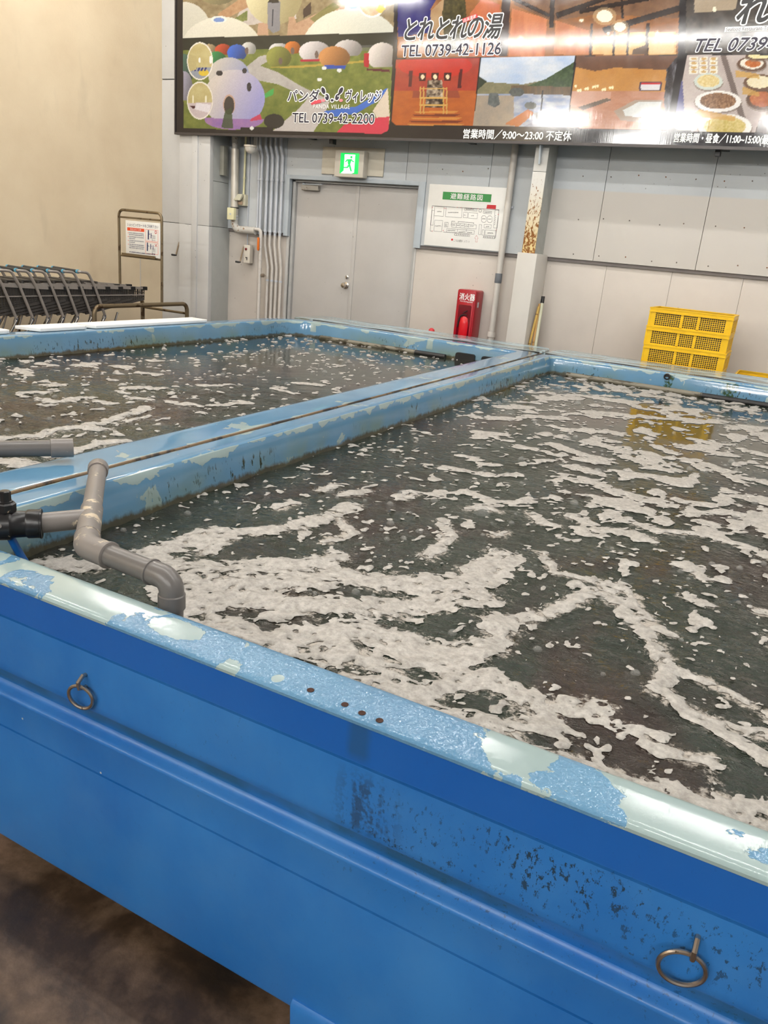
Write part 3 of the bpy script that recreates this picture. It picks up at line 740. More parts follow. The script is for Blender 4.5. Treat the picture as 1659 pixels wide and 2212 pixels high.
# strokes: photograph points along a streak, half width in metres
FOAM_R = capsules([
    ([(110, 1212), (170, 1222), (215, 1222), (300, 1205), (380, 1180), (470, 1150), (560, 1150), (640, 1135), (720, 1115), (760, 1095)], 0.036),
    ([(300, 1205), (420, 1230), (540, 1225), (640, 1225), (720, 1205)], 0.055),
    ([(380, 1270), (480, 1265), (600, 1265), (720, 1245), (820, 1255), (900, 1262), (980, 1268), (1050, 1240), (1090, 1205)], 0.065),
    ([(410, 1310), (500, 1290), (640, 1310), (760, 1320), (860, 1310), (960, 1300), (1040, 1290)], 0.060),
    ([(450, 1350), (560, 1390), (680, 1380), (800, 1370), (880, 1390), (940, 1410)], 0.060),
    ([(640, 1420), (760, 1420), (860, 1440), (960, 1420), (1040, 1400), (1080, 1350)], 0.060),
    ([(760, 1480), (880, 1510), (990, 1470), (1080, 1480), (1180, 1530), (1280, 1530)], 0.045),
    ([(900, 1530), (1000, 1590), (1110, 1570), (1200, 1560)], 0.050),
    ([(1120, 1640), (1200, 1640), (1270, 1650), (1350, 1690), (1450, 1720), (1560, 1760), (1659, 1790)], 0.032),
    ([(1040, 1370), (1100, 1340), (1170, 1325), (1240, 1300), (1290, 1275), (1325, 1275)], 0.024),
    ([(1300, 1270), (1340, 1310), (1380, 1350), (1420, 1400), (1440, 1450), (1420, 1500), (1480, 1530), (1560, 1580), (1659, 1640)], 0.023),
    ([(1165, 1192), (1200, 1240), (1260, 1250), (1330, 1262), (1370, 1285), (1385, 1310)], 0.014),
    ([(1360, 1300), (1400, 1330), (1420, 1360)], 0.016),
    ([(1390, 1340), (1450, 1370)], 0.018),
    ([(1440, 1440), (1520, 1470), (1620, 1520)], 0.014),
    ([(1480, 1530), (1560, 1560), (1659, 1590)], 0.014),
    ([(1530, 1640), (1560, 1700), (1590, 1760)], 0.018),
    ([(1380, 1580), (1420, 1620), (1500, 1640)], 0.016),
    ([(900, 1215), (950, 1185), (970, 1150), (955, 1125)], 0.024),
    ([(700, 1170), (760, 1150), (730, 1120)], 0.018),
    ([(1060, 1260), (1000, 1230), (1050, 1210)], 0.020),
    ([(1000, 1260), (1075, 1200)], 0.024),
    # calmer floes farther out
    ([(1235, 1115), (1300, 1145), (1360, 1150), (1400, 1165)], 0.036), ([(1360, 1128), (1420, 1150), (1500, 1155), (1560, 1165)], 0.026),
    ([(1145, 1110), (1170, 1130), (1200, 1136)], 0.024),
    ([(1275, 1040), (1340, 1065), (1420, 1085), (1440, 1092)], 0.055), ([(1290, 1075), (1360, 1090)], 0.04),
    ([(1385, 1028), (1440, 1035), (1490, 1040)], 0.05), ([(1240, 1010), (1290, 1025)], 0.05), ([(1400, 1010), (1460, 1018)], 0.035),
    ([(1490, 1112), (1560, 1105), (1659, 1125)], 0.035), ([(1560, 1170), (1640, 1190), (1659, 1205)], 0.03), ([(1470, 1082), (1530, 1090)], 0.036),
    ([(1590, 1075), (1659, 1080)], 0.03), ([(1640, 1115), (1659, 1150)], 0.04), ([(1530, 1005), (1580, 1030)], 0.035), ([(1620, 1035), (1659, 1045)], 0.04),
    ([(1190, 960), (1260, 985)], 0.045), ([(1120, 965), (1150, 970)], 0.04), ([(1290, 960), (1350, 975)], 0.05), ([(1350, 985), (1400, 1000)], 0.05),
    ([(1250, 930), (1330, 935)], 0.05), ([(1420, 965), (1460, 980)], 0.04), ([(1500, 950), (1550, 962)], 0.04), ([(1600, 970), (1659, 985)], 0.05), ([(1560, 940), (1600, 945)], 0.03),
    ([(1150, 900), (1220, 905)], 0.05), ([(1270, 890), (1340, 895)], 0.05), ([(1390, 900), (1440, 905)], 0.04), ([(1480, 905), (1540, 912)], 0.045), ([(1600, 920), (1659, 925)], 0.04),
    ([(1060, 905), (1110, 905)], 0.05), ([(1030, 935), (1090, 940)], 0.04), ([(1180, 862), (1240, 860)], 0.07), ([(1280, 858), (1340, 868)], 0.07), ([(1420, 880), (1500, 890)], 0.05), ([(1080, 880), (1140, 880)], 0.06),
    ([(1570, 880), (1620, 885)], 0.04), ([(1040, 1000), (1070, 1005)], 0.03), ([(1000, 985), (1030, 990)], 0.03), ([(960, 1010), (1000, 1015)], 0.03),
    ([(1010, 1100), (1040, 1095), (1075, 1105)], 0.022), ([(1070, 1160), (1090, 1150)], 0.016), ([(870, 1075), (900, 1065)], 0.02), ([(740, 1070), (790, 1060)], 0.02), ([(500, 1160), (440, 1190)], 0.03),
    ([(600, 1100), (640, 1090)], 0.02), ([(690, 1060), (720, 1050)], 0.018), ([(1500, 1235), (1520, 1250)], 0.02), ([(1640, 1320), (1655, 1322)], 0.02), ([(1480, 1290), (1530, 1310)], 0.014),
])
FOAM_R += [(np.array(a), np.array(b), w) for a, b, w in (((0.08, 1.12), (0.75, 1.14), 0.05), ((0.06, 1.28), (0.45, 1.42), 0.026), ((0.45, 1.42), (0.74, 1.40), 0.03), ((0.1, 1.62), (0.5, 1.75), 0.028), ((0.5, 1.75), (0.74, 1.72), 0.03), ((0.12, 2.0), (0.6, 2.15), 0.05), ((0.3, 1.2), (0.5, 1.4), 0.02))]
HOLES_R = [(*pw(*p), rx, ry) for p, rx, ry in [((575, 1335), 0.055, 0.035), ((560, 1240), 0.018, 0.015), ((655, 1185), 0.07, 0.03), ((920, 1462), 0.040, 0.026), ((1120, 1468), 0.038, 0.018),
    ((1035, 1525), 0.055, 0.030), ((970, 1352), 0.095, 0.045), ((1250, 1428), 0.135, 0.066), ((1290, 1570), 0.08, 0.03), ((1380, 1640), 0.06, 0.02), ((1600, 1695), 0.05, 0.045), ((850, 1424), 0.02, 0.012),
    ((690, 1330), 0.024, 0.012), ((880, 1210), 0.08, 0.05), ((650, 1425), 0.035, 0.014), ((470, 1215), 0.03, 0.012), ((770, 1290), 0.03, 0.010), ((1000, 1300), 0.03, 0.010), ((1330, 1500), 0.06, 0.02), ((1450, 1670), 0.05, 0.014), ((1250, 1620), 0.03, 0.010), ((740, 1340), 0.02, 0.010), ((1180, 1600), 0.04, 0.018)]]
def froth_field(x, y, caps, holes, noise_lo, far, far_edge):
    wx = x + 0.05 * (fbm(x * 9, y * 9, 3, 21) - 0.5) + 0.030 * (fbm(x * 34, y * 34, 3, 22) - 0.5)
    wy = y + 0.05 * (fbm(x * 9, y * 9, 3, 31) - 0.5) + 0.030 * (fbm(x * 34, y * 34, 3, 32) - 0.5)
    F = np.full(x.shape, -1.0)
    for a, b, w in caps:
        e = b - a; L2 = max(float(e @ e), 1e-9)
        lo = np.minimum(a, b) - 2.3 * w; hi = np.maximum(a, b) + 2.3 * w
        sel = (wx > lo[0]) & (wx < hi[0]) & (wy > lo[1]) & (wy < hi[1])
        if not sel.any(): continue
        xs, ys = wx[sel], wy[sel]
        t = np.clip(((xs - a[0]) * e[0] + (ys - a[1]) * e[1]) / L2, 0, 1)
        d = np.hypot(xs - a[0] - t * e[0], ys - a[1] - t * e[1])
        F[sel] = np.maximum(F[sel], 1 - d / w)
    for hx, hy, rx, ry in holes:
        d = np.hypot((wx - hx) / rx, (wy - hy) / ry); F = np.minimum(F, np.maximum(-1, (d - 1) * 1.3))
    lace = fbm(x * 30, y * 30, 4, 41, 0.65)
    F = F + (lace - 0.5) * 2.6 * noise_lo
    if far is not None:
        isl = fbm(x * (26 if far_edge else 13), y * (20 if far_edge else 10), 3, 51); amt = far(x, y)
        F = np.maximum(F, (isl + 0.35 * (lace - 0.5) - (0.80 - amt)) * 9)
    if far is not None and not far_edge:
        tiny = fbm(x * 44, y * 34, 2, 81); F = np.maximum(F, (tiny - 0.775 + 0.06 * np.clip((y - 1.5) / 0.8, 0, 1)) * 3)
    bub = fbm(x * 55, y * 55, 2, 61)
    F = F - np.maximum(0, bub - 0.60) * 6.0 * np.clip(1.6 - y * 0.25, 0.3, 1)
    return F

def march(X, Y, F, hfun, thick):
    ny, nx = X.shape; idx = np.arange(ny * nx).reshape(ny, nx)
    a = idx[:-1, :-1].ravel(); b = idx[:-1, 1:].ravel(); c = idx[1:, 1:].ravel(); d = idx[1:, :-1].ravel()
    T = np.concatenate([np.stack([a, b, c], 1), np.stack([a, c, d], 1)])
    f = F.ravel(); s = f[T] > 0; cnt = s.sum(1); N = ny * nx
    tris = [np.stack([T[cnt == 3] * N + T[cnt == 3]], 0)[0]]
    def rot(Tm, sm, want):
        k = np.argmax(sm == want, 1); r = np.arange(len(Tm)); return Tm[r, k], Tm[r, (k + 1) % 3], Tm[r, (k + 2) % 3]
    key = lambda p, q: np.minimum(p, q) * N + np.maximum(p, q)
    m = cnt == 1
    p, q, r = rot(T[m], s[m], True); tris.append(np.stack([key(p, p), key(p, q), key(p, r)], 1))
    m = cnt == 2
    p, q, r = rot(T[m], s[m], False)
    tris.append(np.stack([key(p, q), key(q, q), key(r, r)], 1)); tris.append(np.stack([key(p, q), key(r, r), key(p, r)], 1))
    K = np.concatenate(tris); U, inv = np.unique(K.ravel(), return_inverse=True)
    i, j = U // N, U % N; fi, fj = f[i], f[j]
    t = np.where(i == j, 0.0, fi / np.where(np.abs(fi - fj) < 1e-9, 1e-9, fi - fj)); t = np.clip(t, 0, 1)
    x = X.ravel()[i] * (1 - t) + X.ravel()[j] * t; y = Y.ravel()[i] * (1 - t) + Y.ravel()[j] * t; ff = np.maximum(0, fi * (1 - t) + fj * t)
    z = hfun(x, y) + 0.0015 + thick * (1 - np.exp(-ff * 2.2)) * (0.75 + 0.5 * fbm(x * 30, y * 30, 3, 71))
    return np.stack([x, y, z], 1), inv.reshape(-1, 3)
def froth(parts, hfun, thick, label):
    V = []; Fc = []; o = 0
    for (X, Y, F) in parts:
        v, t = march(X, Y, F, hfun, thick); V.append(v); Fc.append(t + o); o += len(v)
    V = np.concatenate(V); Fc = np.concatenate(Fc)
    me = bpy.data.meshes.new('froth'); me.from_pydata(V.tolist(), [], Fc.tolist()); me.update(); me.shade_smooth()
    ob = link_mesh('froth', me, M['foam']); tag(ob, label, 'froth', kind='stuff'); return ob
def patch(x0, x1, y0, y1, st, fun, quad, ins):
    X, Y = np.meshgrid(np.arange(x0, x1 + st, st), np.arange(y0, y1 + st / 2, st)); F = fun(X, Y)
    F = np.where(in_quad(X, Y, quad, ins), F, -1.0); return X, Y, F
farR = lambda x, y: 0.18 * np.clip((y - 1.8) / 1.1, 0, 1) * np.clip((x + 1.30) / 0.55 + np.clip((y - 3.7) / 0.9, 0, 1), 0.10, 1.0) + 0.045
fR = lambda x, y: froth_field(x, y, FOAM_R, HOLES_R, np.where(y < 2.0, 0.42, 0.26), farR, None)
froth([patch(-1.66, 0.80, 1.045, 2.205, 0.0064, fR, QR, 0.117), patch(-1.82, 0.75, 2.2, 6.21, 0.0125, fR, QR, 0.118)], lambda x, y: wave(x, y), 0.0065, 'pale froth spreading from the pipe outlet over the front tank')
FOAM_L = capsules([
    ([(0, 1000), (60, 1005), (130, 1010), (170, 1000)], 0.07), ([(0, 950), (70, 940), (150, 925), (230, 925)], 0.05), ([(180, 925), (260, 900), (320, 880)], 0.05), ([(100, 985), (200, 965), (280, 955)], 0.04),
    ([(90, 830), (140, 832)], 0.05), ([(60, 850), (110, 850)], 0.04), ([(270, 838), (330, 840)], 0.06), ([(255, 848), (275, 850)], 0.03), ([(205, 865), (235, 870)], 0.04), ([(280, 862), (330, 865)], 0.04), ([(370, 868), (430, 878)], 0.05),
    ([(460, 875), (540, 872)], 0.045), ([(170, 790), (200, 786)], 0.06), ([(250, 790), (275, 794)], 0.06), ([(300, 806), (330, 808)], 0.05), ([(430, 833), (470, 834)], 0.05), ([(640, 828), (690, 832)], 0.06), ([(320, 780), (350, 780)], 0.05),
    ([(90, 786), (120, 790)], 0.06), ([(40, 800), (60, 810)], 0.05), ([(100, 870), (180, 860)], 0.03), ([(270, 910), (330, 900)], 0.03), ([(590, 840), (640, 850)], 0.04), ([(620, 875), (650, 878)], 0.03),
])
def veil_of(caps, holes, spread):
    def f(x, y):
        s = np.zeros(x.shape)
        for a, b, w in caps:
            e = b - a; L2 = max(float(e @ e), 1e-9); t = np.clip(((x - a[0]) * e[0] + (y - a[1]) * e[1]) / L2, 0, 1)
            d = np.hypot(x - a[0] - t * e[0], y - a[1] - t * e[1]); s = np.maximum(s, np.clip(1.25 - d / (w + spread), 0, 1))
        for hx, hy, rx, ry in holes: s = s * np.clip(np.hypot((x - hx) / rx, (y - hy) / ry) - 0.3, 0.15, 1)
        return s
    return f
_vr = veil_of(FOAM_R, HOLES_R, 0.018); veilR = lambda x, y: _vr(x, y) * np.clip(1.5 - (y - 1.2) / 2.2, 0.15, 1)
FOAM_L = [(a, b, w * 0.62) for a, b, w in FOAM_L]
_vl = veil_of(FOAM_L, [], 0.03); veilL = lambda x, y: _vl(x, y) * np.clip(1.4 - (y - 1.2) / 2.0, 0.1, 0.9)
ysR = np.concatenate([np.arange(1.05, 2.2, 0.011), np.arange(2.2, 4.0, 0.017), np.linspace(4.0, 6.22, 90)])
grid_mesh(np.linspace(0, 1, 240), ysR, lambda x, y: wave(x, y), QR, 0.118, 'water', M['water'], 'dark green churning water filling the front tank', 'water', veilR)
ysL = np.concatenate([np.arange(1.12, 3.4, 0.02), np.linspace(3.4, 6.16, 120)])
grid_mesh(np.linspace(0, 1, 180), ysL, lambda x, y: wave(x, y, True), QL, 0.182, 'water', M['water'], 'dark water in the rear-left tank dotted with froth', 'water', veilL)

farL = lambda x, y: 0.072 + 0.03 * np.exp(-((y - 2.4) / 0.9) ** 2)
fL = lambda x, y: froth_field(x, y, FOAM_L, [], 0.6, farL, True)
froth([patch(-4.2, -1.9, 1.12, 6.16, 0.0125, fL, QL, 0.182)], lambda x, y: wave(x, y, True), 0.008, 'small floes of froth drifting on the rear-left tank')

# single bubbles riding on the froth
mbub = NT('bubble_film'); mbub.b.inputs['Transmission Weight'].default_value = 0.0; mbub.b.inputs['Alpha'].default_value = 0.16
mbub = mbub.set((0.75, 0.74, 0.70, 1), 0.05, 0.0, 0.9)
def bubbles(n, xr, yr, quad, ins, hf, big, label):
    mb = MB()
    xs = RNG.uniform(*xr, n); ys = yr[0] + (yr[1] - yr[0]) * RNG.uniform(0, 1, n) ** 1.4
    ok = in_quad(xs, ys, quad, ins + 0.03); xs, ys = xs[ok], ys[ok]; zs = hf(xs, ys)
    for x, y, z in zip(xs, ys, zs):
        r = random.choice([0.004, 0.005, 0.006, 0.008, 0.010]) * (1 + 0.25 * (y - 1))
        mb.lathe([(r, -0.002), (r * 0.94, r * 0.33), (r * 0.72, r * 0.66), (r * 0.38, r * 0.88), (r * 0.05, r * 0.95)], (x, y, z), (0, 0, 1), 9)
    for (px, py, r) in big:
        c = pw(px, py); z = float(hf(np.array([c[0]]), np.array([c[1]]))[0])
        mb.lathe([(r, -0.003), (r * 0.95, r * 0.3), (r * 0.78, r * 0.6), (r * 0.45, r * 0.85), (r * 0.05, r * 0.93)], (c[0], c[1], z), (0, 0, 1), 18)
    o = mb.build('bubbles', mbub, None, smooth=True); tag(o, label, 'bubbles', kind='stuff')
bubbles(170, (-1.7, 0.4), (1.5, 5.8), QR, 0.12, lambda x, y: wave(x, y), [(1040, 1108, 0.030), (870, 1068, 0.02), (710, 1062, 0.022), (1290, 1020, 0.02), (1225, 950, 0.02), (1240, 1090, 0.016), (1520, 1020, 0.018)], 'clear bubbles floating on the front tank')
bubbles(90, (-4.1, -2.0), (1.6, 5.8), QL, 0.19, lambda x, y: wave(x, y, True), [], 'clear bubbles floating on the rear-left tank')

# ================================================================== pipework
M['pvc'] = worn('grey_pvc', srgb(128, 122, 118), srgb(196, 182, 160), 0.66, 22, rough=0.30, soft=0.03)
M['pvc_old'] = worn('dusty_grey_pvc', srgb(130, 123, 118), srgb(200, 184, 160), 0.60, 26, rough=0.42, soft=0.06)
M['pvc_dark'] = worn('dark_pvc', srgb(108, 104, 101), srgb(150, 140, 128), 0.72, 18, rough=0.28)
M['black_pl'] = worn('black_valve_plastic', srgb(28, 27, 29), srgb(170, 150, 124), 0.70, 40, rough=0.30, soft=0.03)
ZP = 0.785
pE = PZ(371, 1252, ZP); pC = PZ(186, 1180, ZP); pT = PZ(198, 1118, ZP); pCap = PZ(212, 1013, ZP)
u1 = (pC - pE) / np.linalg.norm(pC - pE)
u2 = (pCap - pC) / np.linalg.norm(pCap - pC)
pipe = thing('inlet_pipe', (pE[0], pE[1], WATER_Z - 0.1), 'grey plastic inlet pipe bending down into the froth at the tank corner', 'pipe')
R0 = 0.0235; R1 = 0.0275
drop = np.array([pE[0], pE[1], ZP - 0.075])
el = fillet([pE + u1 * 0.055, pE, pE - np.array([0, 0, 0.055])], 0.036, 8)
MB().tube(el, R0 + 0.0015, 20).build('elbow', M['pvc_dark'], pipe, smooth=True)
MB().lathe([(R0, -0.12), (R0, -0.052), (R1, -0.050), (R1, -0.020), (R1 - 0.002, -0.018)], (pE[0], pE[1], ZP - 0.012), (0, 0, 1), 22).build('outlet_socket', M['pvc_dark'], pipe, smooth=True)
MB().tube([pE + u1 * 0.03, pC - u1 * 0.03], R0, 20).build('straight_pipe', M['pvc_dark'], pipe, smooth=True)
el2 = fillet([pC - u1 * 0.075, pC, pC + u2 * 0.055], 0.05, 6)
MB().tube(el2, [R1] * len(el2), 20).build('elbow', M['pvc_old'], pipe, smooth=True)
def collar(c, d, r, h, mat, par, name='collar'):
    MB().lathe([(r - 0.002, -h / 2), (r, -h / 2 + 0.001), (r, h / 2 - 0.001), (r - 0.002, h / 2)], c, d, 22).build(name, mat, par, smooth=True)
collar(pE + u1 * 0.056, u1, R0 + 0.0042, 0.007, M['pvc_dark'], pipe)
collar(pC - u1 * 0.072, u1, R1 + 0.002, 0.008, M['pvc_old'], pipe)
collar(pC + u2 * 0.052, u2, R1 + 0.0012, 0.006, M['pvc_old'], pipe)
tee = pC + u2 * (np.linalg.norm(pT - pC))
MB().tube([pC + u2 * 0.04, tee + u2 * 0.06], R1 - 0.001, 20).build('tee_body', M['pvc_old'], pipe, smooth=True)
MB().tube([tee + u2 * 0.05, pCap - u2 * 0.01], R0, 20).build('straight_pipe', M['pvc_old'], pipe, smooth=True)
capp = MB().lathe([(R1, -0.03), (R1 + 0.001, 0.010), (R1 - 0.003, 0.018), (0.012, 0.022)], pCap, u2, 22).build('end_cap', M['pvc_old'], pipe, smooth=True)
pV = PZ(92, 1131, ZP); pV2 = PZ(0, 1133, ZP)
u3 = (pV2 - pV) / np.linalg.norm(pV2 - pV)
br0 = tee - u2 * 0.005
MB().tube([br0, pV + u3 * 0.02], R0, 20).build('branch_pipe', M['pvc'], pipe, smooth=True)
v = MB().lathe([(0.030, 0.0), (0.033, 0.002), (0.033, 0.030), (0.030, 0.034), (0.031, 0.06), (0.036, 0.066), (0.036, 0.115), (0.031, 0.12), (0.031, 0.15), (0.034, 0.152), (0.034, 0.185)], pV, u3, 24).build('valve_body', M['black_pl'], pipe, smooth=True)
vc = pV + u3 * 0.074
MB().lathe([(0.020, 0.028), (0.022, 0.034), (0.022, 0.050), (0.016, 0.053), (0.016, 0.056), (0.0125, 0.057), (0.0125, 0.078), (0.010, 0.080)], vc, (0, 0, 1), 8).build('valve_stem', M['black_pl'], v)
collar(pV + u3 * 0.003, u3, 0.0345, 0.006, M['black_pl'], v, 'flange_ring')
sd_ = np.cross(u3, (0, 0, 1)); sd_ = sd_ if sd_[1] < 0 else -sd_
MB().lathe([(0.005, 0.033), (0.005, 0.0375), (0.003, 0.038)], pV + u3 * 0.085, sd_ + np.array([0, 0, 0.25]), 12).build('rivet', M['pvc_old'], v, smooth=True)
pend = pV + u3 * 0.55
MB().tube(fillet([pV + u3 * 0.18, pend, (pend[0], pend[1], 0.0)], 0.06, 6), R0, 16).build('supply_pipe', M['pvc'], pipe, smooth=True)
# blue hose under the valve
h0 = pV + u3 * 0.07 - np.array([0, 0, 0.028]); h1 = PZ(60, 1208, 0.70)
hose = MB().tube(fillet([h0, h0 + np.array([0.004, 0.02, -0.05]), (h1[0], h1[1], 0.68), (h1[0] + 0.05, h1[1] - 0.01, 0.56)], 0.05, 5), 0.009, 12).build('blue_hose', simple('blue_hose_plastic', srgb(20, 92, 168), 0.3), None, smooth=True)
tag(hose, 'thin blue hose running into the water below the black valve', 'hose')
# second grey pipe with its socket lying over the rear-left tank
a0 = PZ(158, 967, 0.795); a1 = PZ(105, 968, 0.795); a2 = PZ(0, 970, 0.795)
ud = (a2 - a0) / np.linalg.norm(a2 - a0)
p2 = thing('socket_pipe', (a0[0], a0[1], 0.76), 'grey plastic pipe with open socket end lying across the rear-left tank', 'pipe')
MB().tube([a0 + ud * 0.03, a0 + ud * 0.92], R0 + 0.001, 20).build('straight_pipe', M['pvc_dark'], p2, smooth=True)
MB().lathe([(0.021, 0.010), (0.0215, 0.0), (R1 + 0.001, 0.0), (R1 + 0.001, 0.062), (R0, 0.064)], a0, ud, 22).build('socket', M['pvc'], p2, smooth=True)
# pipes along the far waterline
def rail(name, segs, y, z, r, label, cat):
    t = thing(name, (segs[0][0], y, z - r), label, cat)
    for x0, x1, nm, mt in segs: MB().tube([(x0, y, z), ((x0 + x1) / 2, y + 0.004, z), (x1, y, z)], r, 12).build(nm, mt, t, smooth=True)
mg2 = worn('slimy_grey_pipe', srgb(126, 120, 104), srgb(66, 60, 44), 0.5, 8, stretch=(1, 3, 3), rough=0.4)
rail('waterline_pipe', [(-1.60, -0.59, 'grey_section', mg2), (-0.60, 0.6, 'black_section', M['black'])], 6.15, 0.632, 0.022, 'slimy grey and black pipe along the far waterline of the front tank', 'pipe')
rail('waterline_pipe', [(-3.85, -2.90, 'grey_section', mg2), (-2.91, -2.62, 'black_section', M['black'])], 6.10, 0.630, 0.022, 'slimy grey and black pipe along the far waterline of the rear-left tank', 'pipe')
# ================================================================== white boards on the left rim
mwb = simple('white_foam_board', srgb(244, 242, 238), 0.5, vary=0.02)
for y0, y1, lab in ((2.0, 3.24, 'white board lying on the left tank rim, nearest the frame edge'), (3.40, 3.83, 'short white board lying in the middle of the left tank rim'), (3.85, 5.05, 'long white board on the left tank rim below the cart rail')):
    o = MB().prismz([(-4.43, y0), (-4.255, y0 + 0.05), (-4.255, y1 - 0.04), (-4.27, y1), (-4.43, y1)], 0.7545, 0.776).build('white_board', mwb, None, bevel=0.004)
    tag(o, lab, 'board', 'white boards on the left tank rim')

# ================================================================== wall pipes and conduits
M['cond'] = simple('conduit_grey', srgb(196, 200, 206), 0.42, vary=0.06)
M['cond_lo'] = simple('conduit_warm_grey', srgb(204, 198, 190), 0.5, vary=0.06)  # warmer grey for lower runs, joints and the vent pipe
cx = [PY(p, 400, 7.54)[0] for p in (559.5, 567.5, 577.5, 588, 599, 609.5)]
lowx = [None, None] + [PY(p, 690, 7.54)[0] for p in (572.5, 582, 591, 600.5)]
lab6 = ['first grey conduit of the wall bundle, ending above the white elbow', 'second grey conduit of the wall bundle, ending above the white elbow', 'third grey conduit of the wall bundle, running down to the tank rim',
        'fourth grey conduit of the wall bundle, running down to the tank rim', 'fifth grey conduit of the wall bundle, running down to the tank rim', 'sixth grey conduit of the wall bundle, nearest the door']
for i, x in enumerate(cx):
    yq = 7.535 if i != 1 else 7.515
    zb = 1.46 if i < 2 else 0.0
    t = thing('conduit', (x, yq, zb), lab6[i], 'conduit', 'conduits bundled beside the door')
    up = [(x, yq, 1.46), (x, yq, 2.26), (x - 0.012, yq - 0.03, 2.36), (x - 0.012, yq - 0.03, 2.62)]
    MB().tube(fillet(up, 0.05, 4), 0.0165, 10).build('upper_run', M['cond'], t, smooth=True)
    if i >= 2:
        xl = lowx[i]; lo = [(x, yq, 1.462), (x, yq, 1.36), (xl, yq + 0.02, 1.12), (xl, yq + 0.02, 0.0)]
        MB().tube(fillet(lo, 0.12, 4), 0.0165, 10).build('lower_run', M['cond_lo'], t, smooth=True)
        MB().lathe([(0.020, -0.01), (0.020, 0.01)], (xl, yq + 0.02, 0.98), (0, 0, 1), 10).build('clip', M['cond'], t)
    for z in (2.03, 1.50):
        MB().lathe([(0.019, -0.012), (0.021, -0.010), (0.021, 0.010), (0.019, 0.012)], (x, yq, z), (0, 0, 1), 10).build('clip', M['cond'], t, smooth=True)
# fat lagged riser with elbow, thin pipe, lever
lag = worn('dull_foil_lagging', srgb(206, 200, 188), srgb(120, 96, 70), 0.67, 12, stretch=(1, 1, 2.2), rough=0.35, metal=0.25)
lag2 = worn('speckled_lagging', srgb(202, 198, 190), srgb(140, 104, 70), 0.60, 40, rough=0.6)
rx_ = PY(506, 400, 7.47)[0]
ri = thing('lagged_riser_pipe', (rx_, 7.47, 0), 'fat foil-lagged riser pipe turning into a thin white pipe beside the conduits', 'pipe')
MB().tube([(rx_ - 0.01, 7.45, 2.62), (rx_, 7.47, 2.30)], 0.030, 14).build('bare_pipe', lag2, ri, smooth=True)
MB().tube([(rx_, 7.47, 2.32), (rx_ + 0.012, 7.47, 1.62)], 0.042, 16).build('lagged_riser', lag, ri, smooth=True)
zb_ = PY(530, 497, 7.47)[2]; xe = PY(552, 503, 7.47)[0]
MB().tube(fillet([(rx_ + 0.014, 7.47, 1.64), (rx_ + 0.014, 7.47, zb_), (xe, 7.47, zb_)], 0.085, 7), 0.040, 16).build('lagged_elbow', lag2, ri, smooth=True)
for z in (1.60, 1.63): MB().lathe([(0.044, -0.006), (0.0455, 0), (0.044, 0.006)], (rx_ + 0.014, 7.47, z), (0, 0, 1), 16).build('band', M['cond'], ri, smooth=True)
xt = PY(564, 520, 7.47)[0]; xt2 = PY(559, 690, 7.47)[0]
tp = fillet([(xe - 0.01, 7.462, zb_ + 0.018), (xt, 7.462, zb_ + 0.018), (xt, 7.462, 1.30), (xt2 - 0.01, 7.47, 0.95), (xt2 - 0.01, 7.47, 0.0)], 0.04, 6)
MB().tube(tp, 0.0185, 12).build('thin_pipe', worn('chipped_white_pipe', srgb(214, 208, 200), srgb(60, 56, 52), 0.72, 18), ri, smooth=True)
for z in (1.32, 1.24, 1.19, 1.10, 0.95, 0.85): MB().lathe([(0.0205, -0.008), (0.022, 0), (0.0205, 0.008)], (np.interp(z, [0.95, 1.30], [xt2 - 0.01, xt]), np.interp(z, [0.95, 1.30], [7.47, 7.462]), z), (0, 0, 1), 12).build('joint', M['cond_lo'], ri, smooth=True)
lv = PY(557, 527, 7.42)
MB().prism([(lv[0] - 0.012, lv[2] + 0.07), (lv[0] + 0.012, lv[2] + 0.07), (lv[0] + 0.016, lv[2] - 0.055), (lv[0] + 0.004, lv[2] - 0.072), (lv[0] - 0.012, lv[2] - 0.06)], 7.42, 7.432).build('orange_lever', simple('orange_plastic', srgb(222, 112, 34), 0.4), ri, bevel=0.003)['label'] = 'orange valve lever'
MB().tube([(lv[0], 7.43, lv[2] + 0.055), (lv[0], 7.46, lv[2] + 0.055)], 0.008, 8).build('lever_pivot', M['steel_dark'], ri)
# tap on the thin pipe
MB().lathe([(0.022, 0), (0.022, 0.03), (0.012, 0.032), (0.012, 0.05)], (xt2 + 0.02, 7.47, 1.03), (1, -0.3, 0), 10).build('stopcock', M['steel_dark'], ri, smooth=True)
# cream surface conduit with hooded outlet
M['cream'] = simple('cream_plastic', srgb(226, 220, 176), 0.45, vary=0.05)
xa = PY(527.5, 360, 7.53)[0]
oc = thing('hooded_outlet', (xa, 7.55, 1.75), 'cream conduit ending in a hooded weatherproof outlet box', 'outlet')
MB().tube([(xa + 0.01, 7.535, 2.62), (xa, 7.535, 1.86)], 0.012, 10).build('conduit', M['cream'], oc, smooth=True)
MB().lathe([(0.017, -0.008), (0.017, 0.008)], (xa + 0.003, 7.535, 2.035), (0, 0, 1), 10).build('clip', M['cream'], oc)
MB().box(xa - 0.062, xa + 0.052, 7.50, 7.566, 1.745, 1.862).build('outlet_box', simple('aged_cream_plastic', srgb(196, 190, 166), 0.5), oc, bevel=0.004)
MB().prismx([(7.50, 1.866), (7.47, 1.862), (7.435, 1.81), (7.432, 1.795), (7.44, 1.795), (7.50, 1.845)], xa - 0.068, xa + 0.03).build('hood', simple('aged_cream_hood', srgb(188, 184, 162), 0.45), oc, bevel=0.002)
MB().box(xa - 0.05, xa + 0.015, 7.488, 7.50, 1.755, 1.79).build('socket_face', simple('dusty_pink_socket', srgb(188, 160, 136), 0.5), oc, bevel=0.002)
